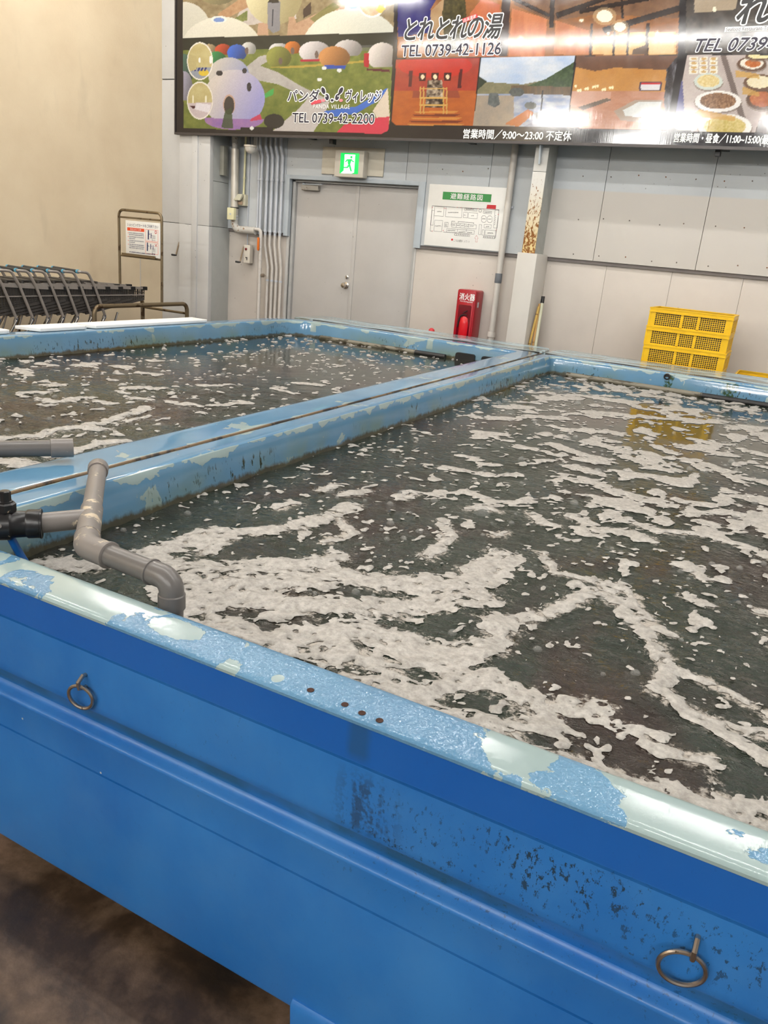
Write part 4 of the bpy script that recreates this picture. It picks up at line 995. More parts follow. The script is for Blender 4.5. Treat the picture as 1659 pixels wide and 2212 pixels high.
# cream box strapped to the riser
cb = PY(501, 462, 7.40)
t = thing('sensor_box', (cb[0], 7.40, cb[2] - 0.06), 'pale yellow box strapped to the front of the lagged riser pipe', 'box')
MB().box(cb[0] - 0.058, cb[0] + 0.036, 7.385, 7.43, cb[2] - 0.062, cb[2] + 0.064).build('box_body', simple('pale_yellow_plastic', srgb(232, 226, 184), 0.4, vary=0.03), t, bevel=0.006)
MB().box(cb[0] - 0.02, cb[0], 7.383, 7.386, cb[2] - 0.012, cb[2] + 0.006).build('emblem', M['cond'], t)
MB().lathe([(0.046, -0.006), (0.048, 0), (0.046, 0.006)], (rx_ + 0.012, 7.47, cb[2] + 0.068), (0, 0, 1), 16).build('strap', M['black'], t, smooth=True)
# thin vertical wire and crank boxes
xwv = PY(537, 380, 7.55)[0]
t = MB().tube([(xwv + 0.004, 7.555, 2.62), (xwv, 7.555, 1.55), (xwv, 7.57, 1.30)], 0.007, 8).build('thin_conduit', M['cond'], None, smooth=True); tag(t, 'thin grey conduit leading down to the crank box', 'conduit')
def crank(x, y, ztop, w, h, label, box=True):
    t = thing('hand_crank', (x, y, ztop - h), label, 'hand crank')
    if box:
        MB().box(x - w / 2, x + w / 2, y, y + 0.06, ztop - h, ztop).build('gear_box', worn('grimy_white_box', srgb(224, 216, 202), srgb(120, 100, 76), 0.66, 14, stretch=(1, 1, 0.5)), t, bevel=0.004)
        MB().lathe([(0.014, 0), (0.014, 0.006), (0.009, 0.010), (0.002, 0.011)], (x + 0.0 - w * 0.12, y, ztop - 0.045), (0, -1, 0), 16).build('red_lamp', simple('dark_red_lens', srgb(120, 16, 24), 0.2), t, smooth=True)
        MB().box(x - w * 0.2, x + w * 0.12, y - 0.001, y, ztop - 0.142, ztop - 0.132).box(x - w * 0.02, x + w * 0.10, y - 0.001, y, ztop - 0.165, ztop - 0.14).build('mark', M['ink_black'], t)
    xx = x - w / 2 - 0.012
    MB().bar((xx, y + 0.01, ztop - 0.02), (xx - 0.012, y - 0.03, ztop - h + 0.01), 0.018, 0.006, (0, 1, 0)).build('crank_arm', M['steel_dark'], t)
    MB().tube([(xx - 0.002, y - 0.03, ztop - h + 0.004), (xx - 0.022, y - 0.045, ztop - h + 0.002), (xx - 0.06, y - 0.05, ztop - h + 0.004)], [0.006, 0.011, 0.011], 10).build('grip', M['black'], t, smooth=True)
    MB().tube([(xx, y + 0.005, ztop - 0.03), (xx + 0.02, y + 0.04, ztop - 0.03)], 0.006, 8).build('shaft', M['steel'], t)
g = PY(533, 548, 7.50); crank(g[0], 7.50, PY(533, 529, 7.50)[2], 0.085, 0.195, 'white crank box with red lamp and black handle on the wall')
g = PY(390, 520, 7.30); crank(-6.56, 7.29, PY(380, 518, 7.29)[2], 0.05, 0.17, 'steel crank with black grip beside the sign stand', box=False)
# domed lamp under the billboard
lp = PY(541, 318, 7.32)
t = thing('dome_lamp', (lp[0], 7.32, lp[2] - 0.06), 'white dome lamp on stems under the billboard edge', 'lamp')
MB().lathe([(0.067, 0.0), (0.070, 0.008), (0.067, 0.018), (0.03, 0.022)], (lp[0], 7.32, lp[2]), (0, 0, 1), 24).build('lamp_plate', simple('aged_white_plate', srgb(222, 212, 198), 0.5), t, smooth=True)
MB().lathe([(0.004, -0.062), (0.022, -0.058), (0.042, -0.044), (0.055, -0.022), (0.060, 0.0)], (lp[0], 7.32, lp[2]), (0, 0, 1), 24).build('dome_shade', simple('milky_dome', srgb(228, 222, 212), 0.3), t, smooth=True)
MB().box(lp[0] - 0.03, lp[0] + 0.035, 7.234, 7.345, 2.585, 2.605).build('mounting_arm', M['black'], t)
for s in (-0.018, 0.022): MB().tube([(lp[0] + s, 7.33, lp[2] + 0.02), (lp[0] + s, 7.33, 2.59)], 0.005, 6).build('stem', M['black'], t)
# conduit box at the pillar side
MB().box(-6.115, -6.06, 7.40, 7.47, 2.04, 2.34).build('junction_duct', simple('grey_green_duct', srgb(150, 148, 136), 0.5), None, bevel=0.004); tag(bpy.context.scene.objects['junction_duct'], 'grey-green duct on the pillar side under the billboard', 'duct')

# right-hand vent pipe
vx = PY(1113, 320, 7.52)[0]
t = thing('vent_pipe', (vx, 7.52, 0), 'pale grey vertical pipe with dark taped joint beside the evacuation map', 'pipe')
MB().tube([(vx, 7.52, 0), (vx, 7.52, 2.62)], 0.031, 16).build('straight_pipe', M['cond_lo'], t, smooth=True)
zt = PY(1075, 601, 7.50)[2]
MB().lathe([(0.033, -0.045), (0.034, -0.043), (0.034, 0.035), (0.033, 0.045)], (vx, 7.52, zt), (0, 0, 1), 16).build('taped_joint', simple('dark_grey_tape', srgb(112, 116, 122), 0.5), t, smooth=True)
zf = PY(1063, 722, 7.50)[2]
MB().lathe([(0.034, -0.03), (0.041, -0.028), (0.041, 0.012), (0.038, 0.02)], (vx, 7.52, zf), (0, 0, 1), 16).build('socket', M['cond_lo'], t, smooth=True)
MB().box(vx - 0.045, vx + 0.045, 7.545, 7.566, 1.90, 1.92).build('pipe_clip', M['cond'], t)

# ================================================================== exit sign
es = thing('exit_sign', (-4.5, 7.5, 2.10), 'lit green emergency exit sign on a rust-spotted plate above the door', 'exit sign')
e0 = PY(698, 317, 7.55); e1 = PY(827, 382, 7.55)
board_box('backing_plate', e0[0], e1[0], 7.545, 7.562, e1[2], e0[2], worn('rust_spotted_cream', srgb(216, 208, 190), srgb(150, 100, 40), 0.69, 18), es, 0.003)
b0 = PY(725, 324, 7.45); b1 = PY(783, 384, 7.45)
cz0, cz1 = b1[2], b0[2]
board_box('sign_box', b0[0], b1[0], 7.45, 7.545, cz0, cz1, simple('aged_cream_box', srgb(216, 208, 194), 0.5, vary=0.04), es, 0.006)
g0 = PY(737, 330, 7.449); g1 = PY(773, 376, 7.449); gx0, gx1, gz0, gz1 = g0[0], g1[0], g1[2], g0[2]
def emit(name, c, s):
    n = NT(name); n.b.inputs['Emission Color'].default_value = c; n.b.inputs['Emission Strength'].default_value = s; return n.set(c, 0.4)
mgreen = emit('lit_green', srgb(8, 196, 82), 0.75); mwhite = emit('lit_white', srgb(226, 250, 240), 0.95)
board_box('lit_panel', gx0, gx1, 7.444, 7.452, gz0, gz1, mgreen, es, 0.001)
W_ = gx1 - gx0; Hh = gz1 - gz0
def gp(pts): return [(gx0 + u * W_, gz0 + v * Hh) for u, v in pts]
MB().prism(gp([(0.22, 0.93), (0.80, 0.93), (0.80, 0.06), (0.66, 0.0), (0.06, 0.0), (0.22, 0.14)]), 7.4432, 7.4445).build('white_doorway', mwhite, es)
fig = MB()
c_ = gp([(0.60, 0.80)])[0]
fig.prism([(c_[0] + 0.0125 * math.cos(a), c_[1] + 0.0125 * math.sin(a)) for a in np.linspace(0, 2 * math.pi, 17)[:-1]], 7.442, 7.4433)
for poly in ([(0.42, 0.70), (0.58, 0.71), (0.62, 0.66), (0.55, 0.42), (0.44, 0.44), (0.40, 0.60)], [(0.44, 0.70), (0.36, 0.69), (0.26, 0.57), (0.31, 0.54), (0.40, 0.63)],
             [(0.58, 0.70), (0.66, 0.58), (0.77, 0.55), (0.78, 0.60), (0.69, 0.63), (0.63, 0.71)], [(0.47, 0.46), (0.57, 0.44), (0.68, 0.12), (0.61, 0.10), (0.50, 0.34)],
             [(0.44, 0.46), (0.50, 0.36), (0.46, 0.27), (0.20, 0.26), (0.17, 0.31), (0.40, 0.33)]):
    fig.prism(gp(poly), 7.442, 7.4433)
fig.build('running_figure', mgreen, es)

# ================================================================== evacuation map
ev = thing('evacuation_map', (-3.22, 7.55, 1.50), 'white evacuation route map board with green title strip', 'sign')
q0 = PY(928, 397, 7.55); q1 = PY(1079.5, 543.5, 7.55); ex0, ex1, ez0, ez1 = q0[0], PY(1096, 404, 7.55)[0], q1[2], q0[2]
M['signwhite'] = simple('sign_white', srgb(238, 236, 230), 0.35, vary=0.03)
board_box('map_board', ex0, ex1, 7.552, 7.564, ez0, ez1, M['signwhite'], ev, 0.004)
yv = 7.551
def evp(cx_, cy_):   # position read from the board, crop units of the close view
    px, py = 900 + cx_ / 7.9, 390 + cy_ / 7.9; p = PY(px, py, yv); return p[0], p[2]
a = evp(452, 187); b = evp(1262, 370)
gx0_, gz1_ = a; gx1_, gz0_ = b[0], b[1] + 0.012
MB().box(evp(447, 250)[0], evp(1272, 300)[0], yv - 0.0006, yv + 0.001, evp(850, 346)[1], evp(850, 212)[1]).build('title_strip', simple('sign_green', srgb(58, 150, 74), 0.4, vary=0.03), ev)
xx0 = evp(580, 260)[0]; xx1 = evp(1125, 290)[0]
put_text('title', '避難経路図', xx0, xx1, evp(850, 328)[1], evp(850, 228)[1], yv - 0.0012, M['white'], ev, bold=0.018, spacing=1.15)
ml = MB(); lt = 0.0024
def seg(c0, c1, th=lt):
    (x0, z0), (x1, z1) = evp(*c0), evp(*c1)
    d = np.array([x1 - x0, z1 - z0]); L = np.linalg.norm(d); d /= L; nn = np.array([-d[1], d[0]]) * th / 2
    ml.add([(x0 + nn[0], yv, z0 + nn[1]), (x1 + nn[0], yv, z1 + nn[1]), (x1 - nn[0], yv, z1 - nn[1]), (x0 - nn[0], yv, z0 - nn[1])], [(0, 1, 2, 3)])
def rct(x0, y0, x1, y1, th=lt, k=0.075):
    f = lambda x, y: (x - (y - y0) * 0.09, y + (x - x0) * k)
    a_, b_, c_, d_ = f(x0, y0), f(x1, y0), f(x1, y1), f(x0, y1)
    seg(a_, b_, th); seg(b_, c_, th); seg(c_, d_, th); seg(d_, a_, th)
for s in [((268, 430), (660, 456)), ((690, 458), (1405, 500)), ((1405, 500), (1345, 975)), ((268, 430), (232, 862)), ((232, 862), (270, 864)), ((455, 878), (690, 890)), ((600, 692), (655, 696)), ((600, 692), (590, 770)), ((710, 700), (975, 722)), ((710, 700), (706, 722)), ((975, 722), (972, 742))]: seg(*s, th=0.0034)
for r in [(310, 440, 470, 600), (505, 445, 778, 615), (800, 540, 872, 632), (886, 546, 1040, 640), (818, 472, 1030, 506), (1142, 516, 1280, 560), (310, 674, 445, 862), (480, 712, 540, 790), (605, 726, 1020, 796), (515, 818, 985, 880), (1338, 500, 1403, 806), (1155, 745, 1275, 806), (1120, 840, 1160, 930), (1172, 842, 1355, 930), (650, 905, 905, 935), (1140, 946, 1340, 976), (1070, 750, 1110, 920), (258, 510, 305, 760)]: rct(*r)
for cx_ in (680, 750, 820, 892): seg((cx_, 733), (cx_ - 7, 803))
for cx_ in (700, 850): seg((cx_, 832), (cx_ - 5, 880))
for i in range(8): seg((650 + i * 32, 908 + i * 2.4), (646 + i * 32, 936 + i * 2.4), 0.004)
for i in range(7): seg((1150 + i * 30, 948 + i * 2.3), (1146 + i * 30, 974 + i * 2.3), 0.004)
def ring8(cx_, cy_, w, h):
    pts = [(cx_ + w * a_, cy_ + h * b_) for a_, b_ in ((-.5, -1), (.5, -1), (1, -.6), (1, .6), (.5, 1), (-.5, 1), (-1, .6), (-1, -.6))]
    for p_, q_ in zip(pts, pts[1:] + pts[:1]): seg(p_, q_, 0.003)
ring8(1147, 657, 40, 56); ring8(1248, 661, 40, 56); ring8(1084, 515, 22, 24)
# faded small captions, too worn to read: short strokes
for (x0, x1, y0) in [(350, 425, 528), (540, 710, 546), (810, 832, 590), (935, 975, 600), (840, 980, 490), (1165, 1270, 545), (315, 420, 775), (490, 516, 745), (490, 516, 772), (614, 655, 758), (683, 738, 764), (765, 806, 770), (830, 880, 778), (908, 972, 776), (530, 660, 852), (720, 830, 880), (865, 945, 888), (1120, 1172, 652), (1222, 1272, 658), (1185, 1240, 786), (1210, 1305, 896)]:
    k = x0
    while k < x1: seg((k, y0 - 9 + random.uniform(-3, 3)), (k + random.uniform(-6, 6), y0 + 9), 0.0022); seg((k, y0 + random.uniform(-8, 8)), (min(k + 12, x1), y0 + random.uniform(-8, 8)), 0.002); k += 12
for i in range(5): seg((1352 - i * 3, 590 + i * 36), (1338 - i * 3, 612 + i * 36), 0.004)
ml.build('map_lines', simple('map_ink', srgb(88, 84, 84), 0.5), ev)
mr = MB()
def dot(cx_, cy_, r):
    x, z = evp(cx_, cy_); mr.prism([(x + r * math.cos(a_), z + r * math.sin(a_)) for a_ in np.linspace(0, 2 * math.pi, 13)[:-1]], yv - 0.0006, yv + 0.001)
dot(605, 1008, 0.0105)
for p in [(268, 458), (470, 472), (500, 476), (692, 458), (758, 462), (932, 474), (1046, 480), (1152, 488), (268, 862), (1392, 578), (1356, 846), (455, 852)]: dot(*p, 0.0036)
mr.prism([evp(*p) for p in ((1205, 412), (1356, 420), (1350, 488), (1190, 478))], yv - 0.0006, yv + 0.001)
for a_, b_ in (((1172, 478), (1205, 424)),): pass
mr.build('red_marks', M['red_ink'], ev)
ar = MB()
pts = [(1022, 934), (1050, 990), (1034, 992), (1034, 1050), (1004, 1048), (1006, 988), (990, 986)]
for p_, q_ in zip(pts, pts[1:] + pts[:1]):
    (x0, z0), (x1, z1) = evp(*p_), evp(*q_); d = np.array([x1 - x0, z1 - z0]); d /= np.linalg.norm(d); nn = np.array([-d[1], d[0]]) * 0.0012
    ar.add([(x0 + nn[0], yv, z0 + nn[1]), (x1 + nn[0], yv, z1 + nn[1]), (x1 - nn[0], yv, z1 - nn[1]), (x0 - nn[0], yv, z0 - nn[1])], [(0, 1, 2, 3)])
ar.build('red_arrow', simple('faded_red', srgb(206, 120, 116), 0.5), ev)
c0 = evp(635, 1010); c1 = evp(900, 1042)
put_text('caption', 'こちは避か って い', c0[0], c1[0], evp(760, 1052)[1], evp(760, 1010)[1], yv, simple('faded_caption', srgb(110, 106, 104), 0.5), ev)

# ================================================================== fire extinguisher cabinet
fx0 = PY(988, 640, 7.40)[0]; fx1 = PY(1028.5, 640, 7.40)[0]; fzt = PY(1010, 626, 7.40)[2]
fe = thing('extinguisher_cabinet', ((fx0 + fx1) / 2, 7.5, fzt - 0.76), 'red fire extinguisher cabinet with white lettering on the wall', 'extinguisher box')
mred = simple('red_plastic', srgb(168, 14, 32), 0.28, vary=0.08)
def rr_xz(x0, x1, z0, z1, r, n=4):
    out = []
    for cx_, cz_, a0 in ((x1 - r, z1 - r, 0), (x0 + r, z1 - r, 1), (x0 + r, z0 + r, 2), (x1 - r, z0 + r, 3)):
        for k in range(n + 1): t_ = (a0 + k / n) * math.pi / 2; out.append((cx_ + r * math.cos(t_), cz_ + r * math.sin(t_)))
    return out
MB().prism(rr_xz(fx0, fx1, fzt - 0.76, fzt, 0.02), 7.40, 7.595).build('cabinet_shell', mred, fe, bevel=0.007)
MB().prism(rr_xz(fx0 + 0.012, fx1 - 0.014, fzt - 0.745, fzt - 0.015, 0.014), 7.394, 7.401).build('door_panel', mred, fe, bevel=0.003)
ng = NT('smoked_red_window'); ng.b.inputs['Alpha'].default_value = 0.55; ng = ng.set(srgb(120, 8, 24), 0.08)
xm = (fx0 + fx1) / 2
MB().box(fx1, fx1 + 0.0035, 7.46, 7.49, fzt - 0.16, fzt - 0.11).build('catch', M['cond'], fe)
win = MB().prism(rr_xz(fx0 + 0.03, fx1 - 0.032, fzt - 0.70, fzt - 0.145, 0.012), 7.391, 7.3945).build('window', simple('deep_red_window', srgb(108, 6, 20), 0.10, vary=0.1), fe)
# the bottle bulging behind the window
MB().lathe([(0.050, -0.60), (0.056, -0.58), (0.058, -0.32), (0.050, -0.27), (0.022, -0.24), (0.018, -0.22)], (xm + 0.004, 7.425, fzt), (0, 0, 1), 20).build('extinguisher_bottle', simple('bright_red_bottle', srgb(214, 22, 34), 0.25), fe, smooth=True)
MB().tube(fillet([(xm, 7.388, fzt - 0.235), (xm - 0.04, 7.388, fzt - 0.25), (xm - 0.058, 7.388, fzt - 0.36)], 0.04, 5), 0.006, 8).build('extinguisher_hose', M['black'], fe, smooth=True)
MB().bar((xm - 0.01, 7.386, fzt - 0.22), (xm + 0.03, 7.386, fzt - 0.195), 0.008, 0.014, (0, 1, 0)).bar((xm, 7.386, fzt - 0.235), (xm + 0.03, 7.386, fzt - 0.235), 0.008, 0.01, (0, 1, 0)).build('extinguisher_lever', simple('dark_lever', srgb(58, 20, 18), 0.4), fe)
t0 = PY(993, 635, 7.39); t1 = PY(1025, 648, 7.39)
put_text('lettering', '消火器', t0[0], t1[0], PY(1009, 649, 7.39)[2], PY(1009, 634, 7.39)[2], 7.3925, M['white'], fe, bold=0.02)
put_text('small_lettering', 'Fire Extinguisher', t0[0] + 0.012, t1[0] - 0.012, PY(1009, 654, 7.39)[2], PY(1009, 650.5, 7.39)[2], 7.3925, M['white'], fe, bold=0.01)

# red rounded top behind the trough
rb = PY(932, 716, 7.2)
t = thing('red_marker_post', (rb[0], 7.2, 0), 'small red rounded post top peeping over the trough left of the extinguisher', 'post')
MB().lathe([(0.05, 0), (0.05, 0.02), (0.016, 0.03), (0.016, rb[2] - 0.03)], (rb[0], 7.2, 0), (0, 0, 1), 14).build('post', mred, t, smooth=True)
MB().lathe([(0.004, -0.030), (0.018, -0.026), (0.030, -0.008), (0.032, 0.004), (0.026, 0.022), (0.012, 0.032), (0.003, 0.034)], (rb[0], 7.2, rb[2]), (0, 0, 1), 18).build('ball_top', simple('coral_red', srgb(206, 52, 56), 0.35), t, smooth=True)

# ================================================================== poles leaning by the pillar
def pole(label, a, b, r, mat, cap=None, knots=0):
    t = thing('leaning_pole', (b[0], b[1], 0), label, 'pole', 'poles leaning beside the pillar')
    a = np.array(a, float); b = np.array(b, float)
    MB().tube([a, b], r, 12).build('shaft', mat, t, smooth=True)
    d = (a - b) / np.linalg.norm(a - b)
    if cap: MB().tube([a - d * 0.05, a + d * 0.012], r * 1.18, 12).build('black_cap', M['black'], t, smooth=True)
    for k in range(knots):
        q = b + (a - b) * (0.93 - 0.26 * k); MB().lathe([(r, -0.006), (r * 1.14, 0), (r, 0.006)], q, d, 10).build('knot', simple('bamboo_knot', srgb(150, 112, 60), 0.5), t, smooth=True)
def floor_end(p_top, p_low, y):
    a = PY(*p_top, y); b = PY(*p_low, y); k = a[2] / (a[2] - b[2]); return a, a + (b - a) * k * 0.999
a, b = floor_end((1173, 643), (1161, 745), 7.45); b[1] = 7.30; pole('pale plastic pole with black cap leaning by the concrete pillar', a, b, 0.015, simple('pale_green_pole', srgb(214, 214, 186), 0.4), True)
a, b = floor_end((1166, 656), (1155, 745), 7.44); b[1] = 7.30; pole('bamboo pole between the pale capped pole and another bamboo', a, b, 0.012, simple('bamboo_tan', srgb(196, 152, 92), 0.45), None, 3)
a, b = floor_end((1164, 662), (1147, 745), 7.42); b[1] = 7.26; pole('yellow bamboo pole leaning lowest against the concrete pillar', a, b, 0.012, simple('bamboo_yellow', srgb(214, 176, 92), 0.4), None, 3)

# ================================================================== yellow crates
M['yellow'] = simple('yellow_plastic', srgb(238, 188, 8), 0.38, vary=0.07)
CW, CD, CH = 0.655, 0.42, 0.146
def crate(loc, label, group):
    t = thing('yellow_crate', loc, label, 'crate', group)
    w, d, h = CW / 2, CD / 2, CH
    fl = MB(); fl.box(-w + 0.012, w - 0.012, -d + 0.012, d - 0.012, 0.0, 0.007).build('base', M['yellow'], t, local=True)
    rm = MB()
    for z0, z1, e in ((h - 0.008, h, 0.0), (h - 0.036, h - 0.030, 0.0), (0.0, 0.008, 0.006)):
        rm.box(-w + e, w - e, -d + e, -d + 0.014, z0, z1); rm.box(-w + e, w - e, d - 0.014, d - e, z0, z1)
        rm.box(-w + e, -w + 0.014, -d + 0.014, d - 0.014, z0, z1); rm.box(w - 0.014, w - e, -d + 0.014, d - 0.014, z0, z1)
    for s in (-1, 1):
        y0, y1 = (-d + 0.003, -d + 0.008) if s < 0 else (d - 0.008, d - 0.003)
        rm.box(-w + 0.008, w - 0.008, y0, y1, h - 0.033, h - 0.004)
        for x in (-w + 0.06, -0.11, -0.01 + 0.0, 0.11, 0.2, w - 0.06): rm.box(x - 0.002, x + 0.002, -d if s < 0 else d - 0.006, -d + 0.006 if s < 0 else d, h - 0.031, h - 0.007)
        x0, x1 = (-w + 0.003, -w + 0.008) if s < 0 else (w - 0.008, w - 0.003); rm.box(x0, x1, -d + 0.008, d - 0.008, h - 0.033, h - 0.004)
    rm.build('rim', M['yellow'], t, local=True)
    for sx in (-1, 1):
        for sy in (-1, 1):
            cn = MB(); cx_, cy_ = sx * (w - 0.010), sy * (d - 0.010)
            cn.box(cx_ - 0.006, cx_ + 0.006, cy_ - 0.006, cy_ + 0.006, 0.004, h - 0.004)
            cn.box(sx * (w - 0.01), sx * (w - 0.055), sy * (d - 0.012), sy * (d - 0.007), 0.004, h - 0.03)
            cn.box(sx * (w - 0.012), sx * (w - 0.007), sy * (d - 0.01), sy * (d - 0.05), 0.004, h - 0.03)
            cn.build('corner_post', M['yellow'], t, local=True)
    for sy in (-1, 1):
        for x in (-0.062, 0.068): MB().box(x - 0.010, x + 0.010, sy * (d - 0.014), sy * (d - 0.006), 0.004, h - 0.03).build('rib', M['yellow'], t, local=True)
    for sx in (-1, 1): MB().box(sx * (w - 0.014), sx * (w - 0.006), -0.012, 0.012, 0.004, h - 0.03).build('rib', M['yellow'], t, local=True)
    for sy in (-1, 1):
        ms = MB()
        for x0, x1, nn in ((-w + 0.055, -0.072, 12), (-0.052, 0.058, 7), (0.078, w - 0.055, 12)):
            for k in range(nn + 1): x = x0 + (x1 - x0) * k / nn; ms.box(x - 0.0021, x + 0.0021, sy * (d - 0.009), sy * (d - 0.012), 0.006, h - 0.034)
            for k in range(8): z = 0.008 + (h - 0.044) * k / 7; ms.box(x0, x1, sy * (d - 0.0085), sy * (d - 0.0125), z - 0.0021, z + 0.0021)
        ms.build('mesh_side', M['yellow'], t, local=True)
    for sx in (-1, 1):
        ms = MB()
        for y0, y1, nn in ((-d + 0.05, -0.012, 7), (0.012, d - 0.05, 7)):
            for k in range(nn + 1): y = y0 + (y1 - y0) * k / nn; ms.box(sx * (w - 0.009), sx * (w - 0.012), y - 0.0028, y + 0.0028, 0.006, h - 0.034)
            for k in range(8): z = 0.008 + (h - 0.044) * k / 7; ms.box(sx * (w - 0.0085), sx * (w - 0.0125), y0, y1, z - 0.0021, z + 0.0021)
        ms.build('mesh_side', M['yellow'], t, local=True)
    return t
c_l = PY(1404, 664, 6.93); c_r = PY(1588, 682, 6.93)
CW = float(c_r[0] - c_l[0]); ctop = float(c_l[2] + 0.004); nst = 8; CH = ctop / nst
cxm = (c_l[0] + c_r[0]) / 2; cym = 6.93 + CD / 2
names = {7: 'topmost yellow mesh crate of the stack against the wall', 6: 'yellow mesh crate second from the top of the stack', 5: 'yellow mesh crate third from the top, just above the trough edge'}
cr0 = None
for i in range(nst - 1, -1, -1):
    lab = names.get(i, 'yellow mesh crate low in the tall stack, hidden by the trough')
    if cr0 is None: cr0 = crate((cxm, cym, i * CH), lab, 'yellow crates stacked by the wall'); c = cr0
    else: c = copy_tree(cr0); c.location = (cxm + 0.004 * math.sin(i * 3), cym, i * CH); c['label'] = lab
mdk = simple('dark_violet_filler', srgb(70, 66, 74), 0.6, vary=0.3, sc=30)  # dark blocks for unseen goods, added to darken the mesh holes
for i in (7, 6, 5):
    o = MB().box(cxm - CW / 2 + 0.022, cxm + CW / 2 - 0.022, cym - CD / 2 + 0.022, cym + CD / 2 - 0.022, i * CH + 0.008, i * CH + CH - (0.045 if i == 7 else 0.012)).build('dark_filler', mdk, None, bevel=0.004)
    tag(o, 'dark tray packed inside the %s yellow crate of the stack' % {7: 'topmost', 6: 'second', 5: 'third'}[i], 'tray', 'dark trays in the yellow crates')
# flat lid sheet lying in the top crate
o = MB().box(cxm - CW / 2 + 0.03, cxm + CW / 2 - 0.03, cym - CD / 2 + 0.03, cym + CD / 2 - 0.03, ctop - 0.044, ctop - 0.026).build('foam_lid', worn('dirty_grey_sheet', srgb(186, 182, 172), srgb(120, 112, 98), 0.55, 8), None, bevel=0.004)
tag(o, 'dirty grey sheet lying inside the topmost yellow crate', 'sheet')
s2 = PY(1583, 806, 6.93); n2 = 5
for i in range(n2):
    c = copy_tree(cr0); c.location = (s2[0] + CW / 2 + 0.012, cym - 0.005, i * CH)
    c['label'] = 'yellow crate with dark inside, topmost of the low stack at the frame edge' if i == n2 - 1 else 'yellow mesh crate low in the short stack, hidden by the trough'
o = MB().box(s2[0] + 0.035, s2[0] + CW - 0.01, cym - CD / 2 + 0.025, cym + CD / 2 - 0.035, (n2 - 1) * CH + 0.009, n2 * CH - 0.045).build('dark_tray', simple('dark_brown_tray', srgb(62, 54, 46), 0.6), None, bevel=0.004)
tag(o, 'dark tray inside the low yellow crate at the frame edge', 'tray')
